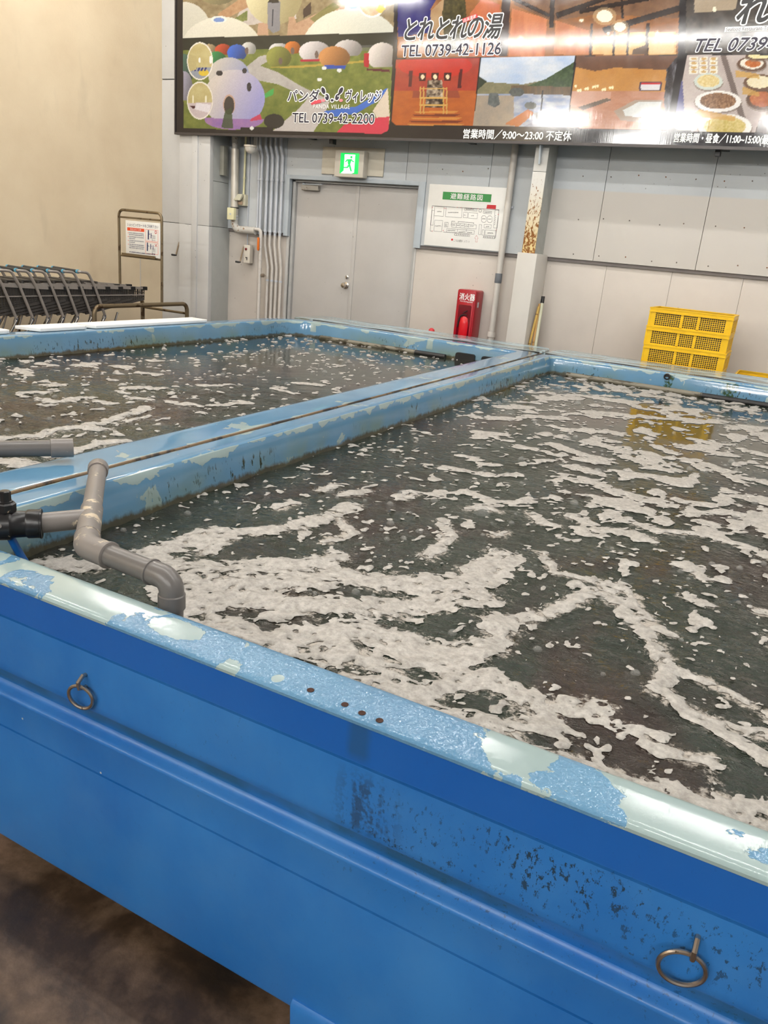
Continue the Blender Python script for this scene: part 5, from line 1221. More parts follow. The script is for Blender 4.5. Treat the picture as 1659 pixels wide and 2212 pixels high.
# ================================================================== shopping carts
M['cart_metal'] = simple('dull_cart_tube', srgb(158, 150, 142), 0.36, 0.25, vary=0.08)
M['cart_chrome'] = NT('cart_chrome').set((0.60, 0.56, 0.51, 1), 0.20, 1.0)
M['cart_grey'] = simple('dark_grey_plastic', srgb(72, 68, 64), 0.5, vary=0.10)
M['cart_grip'] = simple('charcoal_grip', srgb(62, 62, 62), 0.5)
M['cart_ring'] = simple('sky_blue_ring', srgb(96, 176, 208), 0.4)
def cart(loc, rz, label, group):
    """local +y is the pushing direction, origin on the floor below the handle"""
    t = thing('shopping_cart', loc, label, 'shopping cart', group); t.rotation_euler = (0, 0, rz)
    W = 0.225
    B = lambda mb, nm, mt, par=t, sm=True: mb.build(nm, mt, par, smooth=sm, local=True)
    grip = MB().tube([(-W + 0.03, 0, 0.99), (W - 0.03, 0, 0.99)], 0.0165, 12)
    gp_ = B(grip, 'handle_grip', M['cart_grip'])
    for s in (-1, 1): B(MB().tube([(s * (W - 0.040), 0, 0.99), (s * (W - 0.020), 0, 0.99)], 0.018, 12), 'blue_ring', M['cart_ring'], gp_)
    for s in (-1, 1):
        pts = fillet([(s * (W - 0.03), 0, 0.99), (s * W, 0.0, 0.99), (s * W, 0.085, 0.985), (s * W, 0.15, 0.87), (s * W, 0.255, 0.60)], 0.05, 5)
        B(MB().tube(pts, 0.0125, 10), 'side_post', M['cart_metal'])
        B(MB().tube(fillet([(s * W, 0.255, 0.605), (s * W, 0.26, 0.585), (s * W, 0.05, 0.26), (s * W, 0.02, 0.12)], 0.04, 4), 0.0115, 10), 'rear_leg', M['cart_chrome'])
        B(MB().tube([(s * (W - 0.03), 0.42, 0.62), (s * (W - 0.03), 0.30, 0.30), (s * (W - 0.03), 0.24, 0.13)], 0.010, 8), 'front_leg', M['cart_chrome'])
        B(MB().tube(fillet([(s * W, 0.04, 0.14), (s * W, 0.30, 0.13), (s * (W - 0.06), 0.80, 0.15)], 0.1, 3), 0.010, 8), 'base_rail', M['cart_chrome'])
        for yy, xx in ((0.04, W), (0.78, W - 0.06)):
            B(MB().lathe([(0.048, -0.014), (0.052, -0.008), (0.052, 0.008), (0.048, 0.014)], (s * xx, yy, 0.053), (1, 0, 0), 16), 'wheel', M['black'])
            B(MB().bar((s * xx, yy, 0.06), (s * xx, yy, 0.14), 0.04, 0.02, (0, 1, 0)), 'caster_fork', M['cart_chrome'], t, False)
    # tapering basket: top edge falls, bottom edge rises towards the nose
    y0, y1 = 0.06, 0.79
    top = lambda y: 0.880 - 0.035 * (y - y0) / (y1 - y0); bot = lambda y: 0.615 + 0.125 * (y - y0) / (y1 - y0); hw = lambda y: 0.205 - 0.085 * (y - y0) / (y1 - y0)
    for s in (-1, 1):
        sl = MB()
        N = 26
        for k in range(N + 1):
            y = y0 + (y1 - y0) * k / N; w = hw(y); sl.bar((s * w, y, bot(y)), (s * (w + 0.004), y, top(y)), 0.010, 0.005, (0, 1, 0))
        for f in (0.10, 0.20, 0.30): sl.bar((s * hw(y0), y0, bot(y0) + f * 0.26), (s * hw(y1), y1, bot(y1) + f * 0.105), 0.006, 0.006)
        B(sl, 'basket_side', M['cart_grey'], t, False)
        B(MB().bar((s * (hw(y0) + 0.006), y0, top(y0)), (s * (hw(y1) + 0.006), y1, top(y1)), 0.018, 0.022), 'top_rail', M['cart_metal'], t, False)
        B(MB().bar((s * (hw(y0) + 0.006), y0, 0.775), (s * (hw(y1) + 0.006), y1, 0.782), 0.010, 0.010), 'middle_rail', M['cart_metal'], t, False)
        B(MB().bar((s * hw(y0), y0, bot(y0)), (s * hw(y1), y1, bot(y1)), 0.014, 0.020), 'bottom_rail', M['cart_grey'], t, False)
        B(MB().box(s * (hw(y1) - 0.012), s * (hw(y1) + 0.018), y1 - 0.03, y1 + 0.03, top(y1) - 0.018, top(y1) + 0.016), 'nose_bumper', M['black'], t, False)
    bt = MB()
    for k in range(9): f = -1 + 2 * k / 8; bt.bar((f * hw(y0), y0, bot(y0)), (f * hw(y1), y1, bot(y1)), 0.006, 0.006)
    for k in range(10): y = y0 + (y1 - y0) * k / 9; bt.bar((-hw(y), y, bot(y)), (hw(y), y, bot(y)), 0.006, 0.006)
    B(bt, 'basket_floor', M['cart_grey'], t, False)
    nz = MB()
    for k in range(12): f = -1 + 2 * k / 11; nz.bar((f * hw(y1), y1, bot(y1)), (f * hw(y1), y1, top(y1)), 0.008, 0.004, (0, 1, 0))
    for z in (0.765, 0.80, 0.84): nz.bar((-hw(y1), y1, z), (hw(y1), y1, z), 0.006, 0.008)
    B(nz, 'basket_nose', M['cart_grey'], t, False)
    # child seat tray folded under the handle
    B(MB().bar((-0.19, 0.10, 0.905), (0.19, 0.10, 0.905), 0.10, 0.010).bar((-0.19, 0.20, 0.895), (0.19, 0.20, 0.895), 0.02, 0.02), 'seat_flap', M['cart_grey'], t, False)
    return t
RZ = math.radians(-8.0)
cart0 = None
order = ['first', 'second', 'third', 'fourth', 'fifth', 'sixth', 'seventh', 'eighth']
for i in range(8):
    # handle's right end sits at x=-6.0
    y = 5.322 - 0.1625 * i
    lab = 'grey shopping cart, %s from the sign stand in the nested row' % order[i] if i else 'grey shopping cart at the front of the nested row, nose by the sign stand'
    loc = (-6.0 - 0.225 * math.cos(RZ), y - 0.225 * math.sin(RZ) * 1.0, 0)
    if cart0 is None: cart0 = c = cart(loc, RZ, lab, 'nested shopping carts by the beige wall')
    else: c = copy_tree(cart0); c.location = loc; c['label'] = lab
    c.rotation_euler = (0, 0, RZ)

# ================================================================== cart bay rail
M['bronze'] = worn('tarnished_tube', srgb(132, 116, 90), srgb(84, 66, 46), 0.58, 12, rough=0.35, metal=0.55)
zr = 0.697
ra = PX(205, 662, -5.85); rb_ = PX(397, 655, -5.85)
cr = thing('cart_bay_rail', (-6.1, 6.5, 0), 'tarnished tubular rail of the cart bay in front of the pillar', 'rail')
MB().tube(fillet([(-5.85, ra[1] - 0.01, 0), (-5.85, ra[1] - 0.01, zr), (-5.85, rb_[1] + 0.05, zr + 0.004), (-5.85, rb_[1] + 0.05, 0)], 0.07, 7), 0.021, 14).build('near_rail', M['bronze'], cr, smooth=True)
xl_ = -6.47; yl_ = rb_[1] + 0.04
MB().tube(fillet([(xl_, 5.0, 0), (xl_, 5.0, zr), (xl_, yl_, zr), (xl_, yl_, 0)], 0.07, 7), 0.021, 14).build('far_rail', M['bronze'], cr, smooth=True)
MB().tube([(xl_, yl_, 0.60), (-5.85, rb_[1] + 0.05, 0.60)], 0.013, 10).build('cross_bar', M['bronze'], cr, smooth=True)
MB().tube([(xl_, yl_, 0.25), (-5.85, rb_[1] + 0.05, 0.25)], 0.013, 10).build('cross_bar', M['bronze'], cr, smooth=True)
# ================================================================== sign stand on the rail
ysn = 6.235
sl0 = PY(257, 480, ysn); sr0 = PY(349.5, 490, ysn); ztop = PY(300, 456, ysn)[2]
st = thing('cart_sign_stand', ((sl0[0] + sr0[0]) / 2, ysn, 0.70), 'tubular sign stand holding the shopping cart notice', 'sign stand')
xL, xR = sl0[0], sr0[0]
MB().tube(fillet([(xL, ysn, 0.715), (xL, ysn, ztop), (xR, ysn, ztop - 0.004), (xR, ysn, 0.715)], 0.06, 7), 0.0135, 12).build('frame_tube', M['bronze'], st, smooth=True)
zm = PY(300, 472, ysn)[2]; zb2 = PY(300, 556, ysn)[2]
MB().tube([(xL, ysn, zm), (xR, ysn, zm)], 0.009, 8).build('upper_bar', M['bronze'], st, smooth=True)
MB().tube([(xL, ysn, zb2), (xR, ysn, zb2)], 0.009, 8).build('lower_bar', M['bronze'], st, smooth=True)
MB().box(xL + 0.06, xR - 0.06, ysn - 0.03, ysn + 0.012, zb2 + 0.004, zb2 + 0.012).box(xL + 0.06, xR - 0.06, ysn - 0.032, ysn - 0.026, zb2 + 0.004, zb2 + 0.03).build('tray', M['bronze'], st)
# the notice itself
n0 = PY(272, 474, ysn - 0.014); n1 = PY(347, 561, ysn - 0.014)
nx0, nx1 = n0[0], PY(346.5, 500, ysn - 0.014)[0]; nz1 = PY(310, 479, ysn)[2]; nz0 = zb2 + 0.0125
no = thing('cart_notice', ((nx0 + nx1) / 2, ysn - 0.014, nz0), 'white printed notice about using the shopping carts on the stand', 'sign')
MB().box(nx0, nx1, ysn - 0.020, ysn - 0.011, nz0, nz1).build('notice_board', M['signwhite'], no, bevel=0.002)
yn = ysn - 0.0208; NWd = nx1 - nx0; NH = nz1 - nz0
nu = lambda u: nx0 + u * NWd
nv = lambda v_: nz1 - v_ * NH
mnavy = simple('navy_ink', srgb(44, 46, 92), 0.5, vary=0.02); mor = simple('orange_ink', srgb(232, 84, 40), 0.5, vary=0.02); mlr = simple('salmon_line', srgb(236, 130, 110), 0.5, vary=0.02); mgt = simple('grey_text_ink', srgb(128, 128, 138), 0.5)
put_text('heading', 'ショッピングカートをご利用下さい', nu(0.05), nu(0.95), nv(0.16), nv(0.07), yn, mnavy, no, bold=0.006)
MB().box(nu(0.05), nu(0.55), yn, yn + 0.002, nv(0.29), nv(0.20)).build('orange_strip', mor, no)
put_text('strip_text', '安全上のご注意', nu(0.14), nu(0.46), nv(0.275), nv(0.215), yn - 0.0006, M['white'], no)
tl = MB(); rdm = random.Random(3)
for r_, v_ in enumerate((0.335, 0.385, 0.445, 0.495, 0.555, 0.605, 0.665, 0.715, 0.765)):
    u = 0.10; end = {1: 0.52, 3: 0.27, 5: 0.27, 7: 0.52}.get(r_, 0.53)
    while u < end: tl.box(nu(u), nu(u + rdm.uniform(0.012, 0.02)), yn, yn + 0.001, nv(v_ + rdm.uniform(0.026, 0.034)), nv(v_)); u += 0.026
tl.build('body_text', mgt, no)
bl = MB()
for v_ in (0.345, 0.455, 0.565, 0.675): bl.box(nu(0.065), nu(0.085), yn, yn + 0.001, nv(v_ + 0.022), nv(v_))
bl.build('bullets', mlr, no)
ft = MB(); u = 0.16; ft.box(nu(0.11), nu(0.135), yn, yn + 0.001, nv(0.915), nv(0.885))
while u < 0.86: ft.box(nu(u), nu(u + rdm.uniform(0.015, 0.026)), yn, yn + 0.001, nv(0.915), nv(0.885 + rdm.uniform(-.005, .008))); u += 0.032
ft.build('footer_text', mnavy, no)
def frame_box(u0, u1, v0, v1):
    m_ = MB(); th = 0.0035
    m_.box(nu(u0), nu(u1), yn, yn + 0.001, nv(v0) - th, nv(v0)); m_.box(nu(u0), nu(u1), yn, yn + 0.001, nv(v1), nv(v1) + th)
    m_.box(nu(u0), nu(u0) + th, yn, yn + 0.001, nv(v1), nv(v0)); m_.box(nu(u1) - th, nu(u1), yn, yn + 0.001, nv(v1), nv(v0)); return m_
frame_box(0.58, 0.95, 0.20, 0.54).build('picture_frame', mlr, no); frame_box(0.58, 0.95, 0.56, 0.90).build('picture_frame', mlr, no)
pic = MB()
def man(u, v, s, arm=0.05):
    pic.prism([(nu(u) + 0.008 * s * math.cos(a), nv(v) + 0.010 * s * math.sin(a)) for a in np.linspace(0, 2 * math.pi, 11)[:-1]], yn, yn + 0.001)
    pic.prism([(nu(u - 0.018 * s), nv(v + 0.025 * s)), (nu(u - 0.022 * s), nv(v + 0.25 * s)), (nu(u + 0.012 * s), nv(v + 0.25 * s)), (nu(u + 0.018 * s), nv(v + 0.025 * s))], yn, yn + 0.001)
    if arm: pic.prism([(nu(u), nv(v + 0.07 * s)), (nu(u), nv(v + 0.09 * s)), (nu(u + arm), nv(v + 0.10 * s)), (nu(u + arm), nv(v + 0.085 * s))], yn, yn + 0.001)
man(0.67, 0.245, 0.98); man(0.745, 0.315, 0.55, 0.03); man(0.64, 0.60, 0.88); man(0.735, 0.625, 0.55, 0.03); man(0.80, 0.655, 0.42, 0)
pic.build('pictogram_people', mnavy, no)
gc = MB()
for v0 in (0.36, 0.73):
    for k in range(4): gc.box(nu(0.775), nu(0.86), yn, yn + 0.001, nv(v0 + 0.03 * k + 0.006), nv(v0 + 0.03 * k))
    for k in range(3): gc.box(nu(0.775 + 0.04 * k), nu(0.78 + 0.04 * k), yn, yn + 0.001, nv(v0 + 0.10), nv(v0))
    gc.box(nu(0.77), nu(0.87), yn, yn + 0.001, nv(v0 + 0.145), nv(v0 + 0.137)); gc.box(nu(0.775), nu(0.782), yn, yn + 0.001, nv(v0 + 0.165), nv(v0 + 0.1))
gc.build('pictogram_carts', mgt, no)
rk = MB(); ccx, ccz = nu(0.88), nv(0.265)
pr = [(ccx + 0.014 * math.cos(a), ccz + 0.016 * math.sin(a)) for a in np.linspace(0, 2 * math.pi, 19)]; pi_ = [(ccx + 0.0085 * math.cos(a), ccz + 0.0105 * math.sin(a)) for a in np.linspace(0, 2 * math.pi, 19)]
for k in range(18): rk.prism([pr[k], pr[k + 1], pi_[k + 1], pi_[k]], yn, yn + 0.001)
xc, zc = nu(0.885), nv(0.635)
for s in (-1, 1): rk.prism([(xc - 0.013 - 0.003, zc - s * 0.013), (xc - 0.013 + 0.003, zc - s * 0.013), (xc + 0.013 + 0.003, zc + s * 0.013), (xc + 0.013 - 0.003, zc + s * 0.013)], yn, yn + 0.001)
rk.build('circle_and_cross', M['red_ink'], no)
# ================================================================== billboard
YB = 7.20
BX0, BX1 = -6.565, 1.30
BZ0, BZ1 = 2.432, 4.25
bb = thing('billboard', ((BX0 + BX1) / 2, YB + 0.02, BZ0), 'long glossy billboard of spa, dome cottage and buffet pictures above the door', 'billboard')
mdark = simple('billboard_black', srgb(44, 38, 40), 0.30, vary=0.1)
MB().box(BX0, BX1, YB + 0.002, YB + 0.035, BZ0, BZ1).build('panel_board', mdark, bb)
fm = MB()
fm.box(BX0 - 0.012, BX1, YB - 0.012, YB + 0.036, BZ0 - 0.022, BZ0); fm.box(BX0 - 0.012, BX0, YB - 0.012, YB + 0.036, BZ0, BZ1); fm.box(BX0 - 0.012, BX1, YB - 0.012, YB + 0.036, BZ1, BZ1 + 0.022)
fm.build('edge_frame', simple('billboard_edge', srgb(70, 64, 62), 0.35), bb)
bk = MB()
for x in (-5.0, -3.2, -0.95, 0.8): bk.box(x - 0.03, x + 0.03, YB + 0.035, YW, BZ0 + 0.01, BZ0 + 0.06)
for x in (-5.0, -3.2, -0.95, 0.8): bk.box(x - 0.03, x + 0.03, YB + 0.035, YW, 3.9, 3.95)
bk.build('bracket', M['black'], bb)
for px, py in ((720, 296), (1553, 322)):
    c = PY(px, py, 7.3); MB().box(c[0] - 0.02, c[0] + 0.02, 7.26, 7.33, BZ0 - 0.06, BZ0 + 0.0).build('clamp', M['black'], bb)

# ---- the printed pictures, colour held by the board's own fine mesh
gx = np.arange(BX0 + 0.001, -0.42, 0.0066); gz = np.concatenate([np.arange(BZ0 + 0.001, 3.80, 0.0066), np.arange(3.80, BZ1 - 0.03, 0.02)])
GX, GZ = np.meshgrid(gx, gz)
U, V = project(GX, np.full_like(GX, YB), GZ)          # print laid out in the photograph's own measure
IMG = np.zeros(GX.shape + (3,)); IMG[:] = (34, 28, 31)
def paint(mask, c, a=1.0):
    c = np.asarray(c, float)
    if c.ndim == 1: c = np.broadcast_to(c, IMG.shape)
    m = (np.clip(mask, 0, 1) * a)[..., None] if mask.dtype != bool else (mask * a)[..., None]
    IMG[:] = IMG * (1 - m) + c * m
def poly(pts):
    ins = np.zeros(U.shape, bool); n = len(pts)
    for i in range(n):
        x0, y0 = pts[i]; x1, y1 = pts[(i + 1) % n]
        if y0 == y1: continue
        c = ((y0 > V) != (y1 > V)) & (U < (x1 - x0) * (V - y0) / (y1 - y0) + x0); ins ^= c
    return ins
def ell(cx, cy, rx, ry): return ((U - cx) / rx) ** 2 + ((V - cy) / ry) ** 2 < 1
def nz(s, seed=0, o=4, sy=None): return fbm(U / s, V / (sy or s), o, seed)
def lerp(a, b, t): return np.asarray(a, float) * (1 - t[..., None]) + np.asarray(b, float) * t[..., None]
def dome(cx, cy, rx, ry, c, base=1.0, clip=None, shade=None):
    m = ell(cx, cy, rx, ry) & (V < cy + ry * base)
    if clip is not None: m &= clip
    t = np.clip(0.5 + 0.6 * (U - cx) / rx + 0.25 * (V - cy) / ry, 0, 1)
    paint(m, lerp(c, np.array(shade if shade is not None else np.array(c) * 0.62), t))
# panel 1, upper picture: cream domes
up = poly([(394, -260), (856, -260), (850, 70), (395, 82)])
paint(up, lerp((120, 104, 74), (168, 150, 116), nz(9, 1)))
paint(up & poly([(520, 20), (640, -10), (640, 40), (500, 60)]), lerp((206, 196, 186), (176, 164, 156), nz(12, 2)))
paint(up & poly([(470, 30), (560, -30), (575, -5), (480, 45)]), lerp((156, 118, 84), (190, 150, 112), nz(6, 3)))
paint(up & poly([(500, 44), (535, 22), (534, 44), (510, 50)]), lerp((84, 98, 44), (132, 136, 74), nz(4, 4)))
dome(592, -12, 62, 66, (214, 204, 162), clip=up, shade=(158, 146, 106))
dome(470, -30, 50, 40, (168, 156, 112), clip=up)
paint(up & poly([(578, 60), (578, 5), (586, -5), (598, -5), (606, 6), (604, 66), (590, 72)]), (132, 130, 134)); paint(up & poly([(588, 20), (591, 20), (590, 56), (587, 56)]), (40, 44, 60))
paint(up & poly([(578, 6), (586, -6), (598, -6), (604, 6)]), (34, 30, 28))
paint(up & poly([(620, 76), (624, 36), (636, 36), (640, 50), (720, 12), (852, -30), (852, 10), (700, 50), (660, 76)]), lerp((170, 132, 104), (200, 164, 132), nz(6, 6)))
paint(up & poly([(555, 76), (558, 50), (578, 50), (580, 76)]), (188, 150, 122))
paint(up & poly([(655, 20), (672, 4), (672, 30), (655, 40)]), (58, 40, 34)); paint(up & poly([(800 - 130, 40), (720, 5), (735, 15), (680, 50)]), (110, 116, 60), 0.7)
dome(396, 62, 58, 58, (212, 208, 194), clip=up, shade=(206, 202, 186)); dome(478, 118, 92, 82, (226, 222, 206), clip=up, shade=(212, 206, 186)); dome(760, 118, 112, 100, (226, 224, 206), clip=up, shade=(196, 196, 184))
paint(up & ell(473, 42, 17, 8), (232, 230, 222)); paint(up & ell(473, 43, 12, 5), (120, 146, 200)); paint(up & ell(762, 14, 17, 9), (230, 228, 220)); paint(up & ell(762, 14, 11, 5), (130, 158, 206))
paint(up & ell(803, -2, 33, 40), (238, 236, 230)); paint(up & ell(803, -4, 30, 38), lerp((186, 150, 104), (232, 216, 186), nz(14, 7))); paint(up & poly([(812, 22), (820, 10), (834, 18), (822, 30)]), (222, 190, 60))
# panel 1, lower picture: the dome village
lo_ = poly([(395, 83), (850, 71), (842, 262), (838, 282), (825, 289), (397, 277)])
paint(lo_, lerp((92, 106, 46), (138, 142, 70), nz(11, 8)))
paint(lo_ & (V < 108 - (U - 395) * 0.012), lerp((22, 24, 22), (52, 56, 44), nz(5, 9)))
paint(lo_ & poly([(610, 104), (850, 96), (850, 108), (610, 112)]), (110, 110, 108), 0.6)
paint(lo_ & poly([(530, 146), (560, 122), (600, 112), (580, 132), (562, 142), (600, 156), (650, 186), (700, 210), (700, 240), (640, 200), (600, 182), (540, 170)]), lerp((196, 190, 184), (168, 162, 158), nz(10, 10)))
paint(lo_ & poly([(588, 284), (640, 240), (672, 205), (712, 220), (700, 250), (676, 286)]), (198, 190, 186))
paint(lo_ & poly([(572, 146), (640, 142), (845, 126), (845, 130), (640, 147)]), (206, 168, 74), 0.7)
paint(lo_ & poly([(568, 205), (592, 190), (590, 205), (572, 212)]), (74, 168, 84))
paint(lo_ & poly([(700, 240), (770, 230), (836, 190), (838, 205), (770, 245), (705, 255)]), (66, 110, 200))
paint(lo_ & poly([(805, 240), (838, 190), (842, 260), (815, 256)]), (222, 206, 186))
paint(lo_ & poly([(724, 290), (742, 270), (790, 256), (842, 252), (838, 290)]), (214, 62, 84))
for a in [(452, 108, 16, 13, (196, 170, 130)), (482, 108, 18, 13, (202, 78, 48)), (537, 106, 16, 15, (220, 218, 212)), (512, 114, 21, 18, (58, 106, 206)), (468, 128, 20, 17, (60, 146, 84)), (603, 107, 22, 14, (222, 218, 216)), (632, 104, 17, 15, (222, 128, 56)),
          (680, 112, 34, 23, (228, 220, 218)), (752, 106, 30, 20, (214, 206, 202)), (602, 124, 27, 24, (150, 152, 74)), (722, 124, 34, 24, (206, 142, 84)), (826, 122, 32, 30, (226, 216, 208)), (396, 150, 24, 34, (94, 128, 112)), (398, 190, 18, 36, (188, 184, 204))]: dome(*a, base=0.75, clip=lo_)
paint(lo_ & poly([(700, 141), (748, 141), (745, 149), (703, 149)]), (40, 76, 170)); paint(lo_ & poly([(648, 128), (690, 128), (690, 133), (650, 134)]), (176, 40, 62)); paint(lo_ & poly([(792, 148), (842, 150), (842, 156), (792, 152)]), (90, 22, 40))
paint(lo_ & poly([(786, 116), (798, 114), (796, 146), (786, 144)]), (178, 40, 50))
for p in ((533, 110), (632, 110), (684, 118), (606, 132)): paint(lo_ & ell(p[0], p[1], 4, 8), (110, 92, 84))
dome(494, 162, 44, 38, (206, 198, 188), base=0.9, clip=lo_, shade=(150, 156, 190)); dome(506, 212, 66, 62, (214, 204, 196), base=0.98, clip=lo_, shade=(160, 158, 208))
paint(lo_ & ell(506, 258, 64, 22) & (V > 256 + (U - 506) * 0.02), lerp((176, 130, 168), (140, 106, 176), nz(14, 11)))
paint(lo_ & poly([(543, 256), (562, 246), (566, 258), (540, 262)]), (196, 66, 96))
for cx, cy, rx, ry in ((538, 188, 5, 10), (474, 158, 7, 6), (528, 153, 5, 6)): paint(lo_ & ell(cx, cy, rx, ry), (48, 46, 52))
paint(lo_ & ell(495, 226, 13, 22) & (V < 256), (196, 162, 142)); paint(lo_ & ell(495, 228, 11, 20) & (V < 258), (66, 60, 58)); paint(lo_ & poly([(478, 276), (486, 240), (500, 232), (504, 278)]), (64, 78, 52), 0.85)
paint(lo_ & ell(592, 262, 22, 16), (48, 46, 44)); paint(lo_ & (V > 274 - (U - 395) * -0.004) & (U > 520) & (U < 590), (34, 30, 32))
for p, q in ((700, 141), (690, 166), (733, 146)): paint(lo_ & ell(p, q + 6, 5, 4), (230, 230, 226))
for cy, seed in ((132, 12), (217, 13)):
    paint(ell(432, cy, 28, 41), (240, 234, 222)); paint(ell(432, cy, 26, 38), lerp((206, 194, 142), (184, 168, 112), nz(12, seed)))
paint(ell(432, 132, 26, 38) & (V > 146), (150, 156, 168)); paint(ell(440, 157, 11, 7), (222, 192, 62))
for k in range(5): paint(ell(432, 132, 26, 38) & poly([(412 + k * 7, 153), (415 + k * 7, 146), (419 + k * 7, 146), (416 + k * 7, 153)]), (46, 54, 120))
paint(ell(431, 130, 2.4, 6), (244, 244, 240)); paint(ell(432, 132, 26, 38) & poly([(452, 122), (457, 120), (458, 136), (453, 138)]), (240, 240, 238)); paint(ell(432, 132, 26, 38) & poly([(408, 116), (424, 122), (424, 150), (406, 156)]), (190, 176, 124)); paint(ell(432, 217, 26, 38) & (V > 222), (206, 190, 192)); paint(ell(432, 217, 26, 38) & poly([(408, 228), (424, 228), (430, 236), (416, 234)]), (70, 30, 34))
for p in (417, 445): paint(poly([(p - 2, 222), (p - 2, 209), (p, 205), (p + 2, 209), (p + 2, 222)]), (236, 230, 200))
paint(ell(432, 217, 26, 38) & poly([(424, 222), (456, 226), (452, 244), (420, 236)]), (232, 226, 232))
paint(lo_ & ell(544, 277, 4, 4), (236, 236, 230))
# panel 2, upper: hall at night
p2u = poly([(862, -260), (1476, -260), (1464, 118), (858, 126)])
paint(p2u, lerp((120, 78, 46), (176, 116, 66), nz(40, 14, 3, 14)))
paint(p2u & poly([(855, -40), (965, -40), (930, 20), (935, 70), (860, 80)]), lerp((34, 32, 92), (52, 48, 124), nz(30, 15)))
paint(p2u & poly([(930, 24), (985, -30), (1002, -30), (1000, 100), (930, 60)]), lerp((186, 156, 116), (160, 126, 92), nz(20, 16)))
paint(p2u & poly([(962, -20), (1004, -20), (1010, 80), (985, 120), (960, 90), (955, 30)]), lerp((40, 38, 20), (104, 92, 50), nz(5, 17)))
paint(p2u & poly([(1015, 30), (1042, -5), (1080, 10), (1078, 122), (1012, 122)]), lerp((206, 118, 78), (178, 96, 66), nz(9, 18, 3, 40)))
paint(p2u & poly([(1086, -40), (1105, -40), (1096, 122), (1078, 122)]), (62, 46, 42))
paint(p2u & poly([(1106, 18), (1182, 40), (1176, 122), (1098, 122)]), lerp((216, 138, 92), (186, 112, 74), nz(8, 19, 3, 60)))
paint(p2u & poly([(1105, -260), (1480, -260), (1470, 40), (1300, 30), (1190, 45), (1110, 10)]), lerp((92, 66, 50), (142, 104, 74), nz(18, 20)))
for pts in ([(1105, -10), (1188, 30), (1186, 38), (1105, 0)], [(1190, -40), (1200, -40), (1196, 60), (1186, 60)], [(1200, 28), (1310, -10), (1312, 0), (1204, 40)], [(1340, -20), (1344, -20), (1348, 40), (1342, 40)], [(1300, 60), (1470, 10), (1470, 24), (1306, 72)], [(1250, 20), (1460, -20), (1462, -10), (1252, 30)]): paint(p2u & poly(pts), (48, 36, 32))
paint(p2u & poly([(1200, 44), (1272, 66), (1272, 118), (1196, 118)]), lerp((212, 140, 92), (176, 106, 66), nz(10, 21, 3, 50)))
paint(p2u & poly([(1280, 82), (1360, 70), (1460, 68), (1460, 118), (1280, 118)]), lerp((214, 166, 100), (230, 190, 128), nz(16, 22)))
for x in (1275, 1325, 1395, 1398, 1355): paint(p2u & (np.abs(U - x - (118 - V) * 0.05) < 2.5) & (V > 50), (60, 44, 36))
paint(p2u & poly([(1366, 108), (1398, 96), (1398, 118), (1366, 118)]), (100, 78, 60)); paint(p2u & poly([(1400, 70), (1456, 68), (1456, 116), (1402, 116)]), (236, 200, 146), 0.8)
for cx, cy, rx, ry in ((1306, 35, 17, 13), (1339, 58, 13, 10), (1373, 86, 10, 5), (1125, 88, 6, 8), (1256, 44, 4, 3), (1314, 72, 3, 3), (1420, 75, 4, 7)): paint(p2u & ell(cx, cy, rx, ry), (255, 250, 238)); paint(p2u & ell(cx, cy, rx * 1.5, ry * 1.5), (255, 226, 170), 0.35)
# panel 2, three lower pictures
q1_ = poly([(856, 129), (1036, 124), (1022, 271), (856, 271), (846, 262)])
paint(q1_, lerp((150, 52, 44), (188, 74, 52), nz(20, 23))); paint(q1_ & ell(940, 142, 80, 26), (204, 48, 40), 0.7); paint(q1_ & (V > 196), lerp((196, 104, 44), (168, 84, 40), nz(16, 24, 3, 7)))
paint(q1_ & poly([(884, 152), (892, 152), (889, 188), (882, 188)]), (86, 30, 34)); paint(q1_ & poly([(993, 150), (1000, 150), (996, 190), (988, 190)]), (86, 30, 34)); paint(q1_ & poly([(893, 196), (990, 196), (994, 212), (890, 212)]), (150, 70, 48))
for x in (913, 940, 967): paint(q1_ & poly([(x - 8, 157), (x + 8, 157), (x + 7, 175), (x - 8, 175)]), (66, 22, 26)); paint(q1_ & ell(x, 166, 4, 5), (255, 220, 180))
paint(q1_ & poly([(923, 173), (955, 173), (960, 232), (918, 232)]), lerp((40, 26, 20), (206, 186, 160), np.clip(nz(6, 25) * 2 - 0.6, 0, 1)))
for k in range(5): paint(q1_ & poly([(892 - k * 3, 240 + k * 7), (992 + k * 3, 240 + k * 7), (982 + k * 3, 244 + k * 7), (900 - k * 3, 244 + k * 7)]), (120, 52, 34) if k % 2 else (206, 136, 62))
for y in (190, 210, 226): paint(q1_ & poly([(907, y), (966, y), (966, y + 3), (907, y + 3)]), (216, 170, 92))
for x in (908, 915, 958, 965): paint(q1_ & (np.abs(U - x) < 1.4) & (V > 188) & (V < 246), (206, 160, 84))
q2_ = poly([(1040, 124), (1242, 121), (1224, 275), (1022, 271)])
paint(q2_, lerp((168, 190, 224), (222, 226, 230), np.clip(nz(36, 26, 4, 18) * 1.3 - 0.1, 0, 1))); paint(q2_ & poly([(1030, 176), (1130, 182), (1180, 172), (1232, 150), (1232, 210), (1030, 210)]), lerp((110, 112, 86), (148, 138, 108), nz(5, 27)))
paint(q2_ & poly([(1140, 185), (1180, 170), (1240, 134), (1240, 200), (1150, 196)]), lerp((44, 62, 40), (84, 104, 70), nz(4, 28)))
paint(q2_ & poly([(1028, 160), (1052, 176), (1030, 196)]), (52, 62, 50)); paint(q2_ & (V > 202), lerp((132, 146, 178), (206, 206, 206), np.clip(nz(18, 29, 4, 8) * 1.6 - 0.4, 0, 1)))
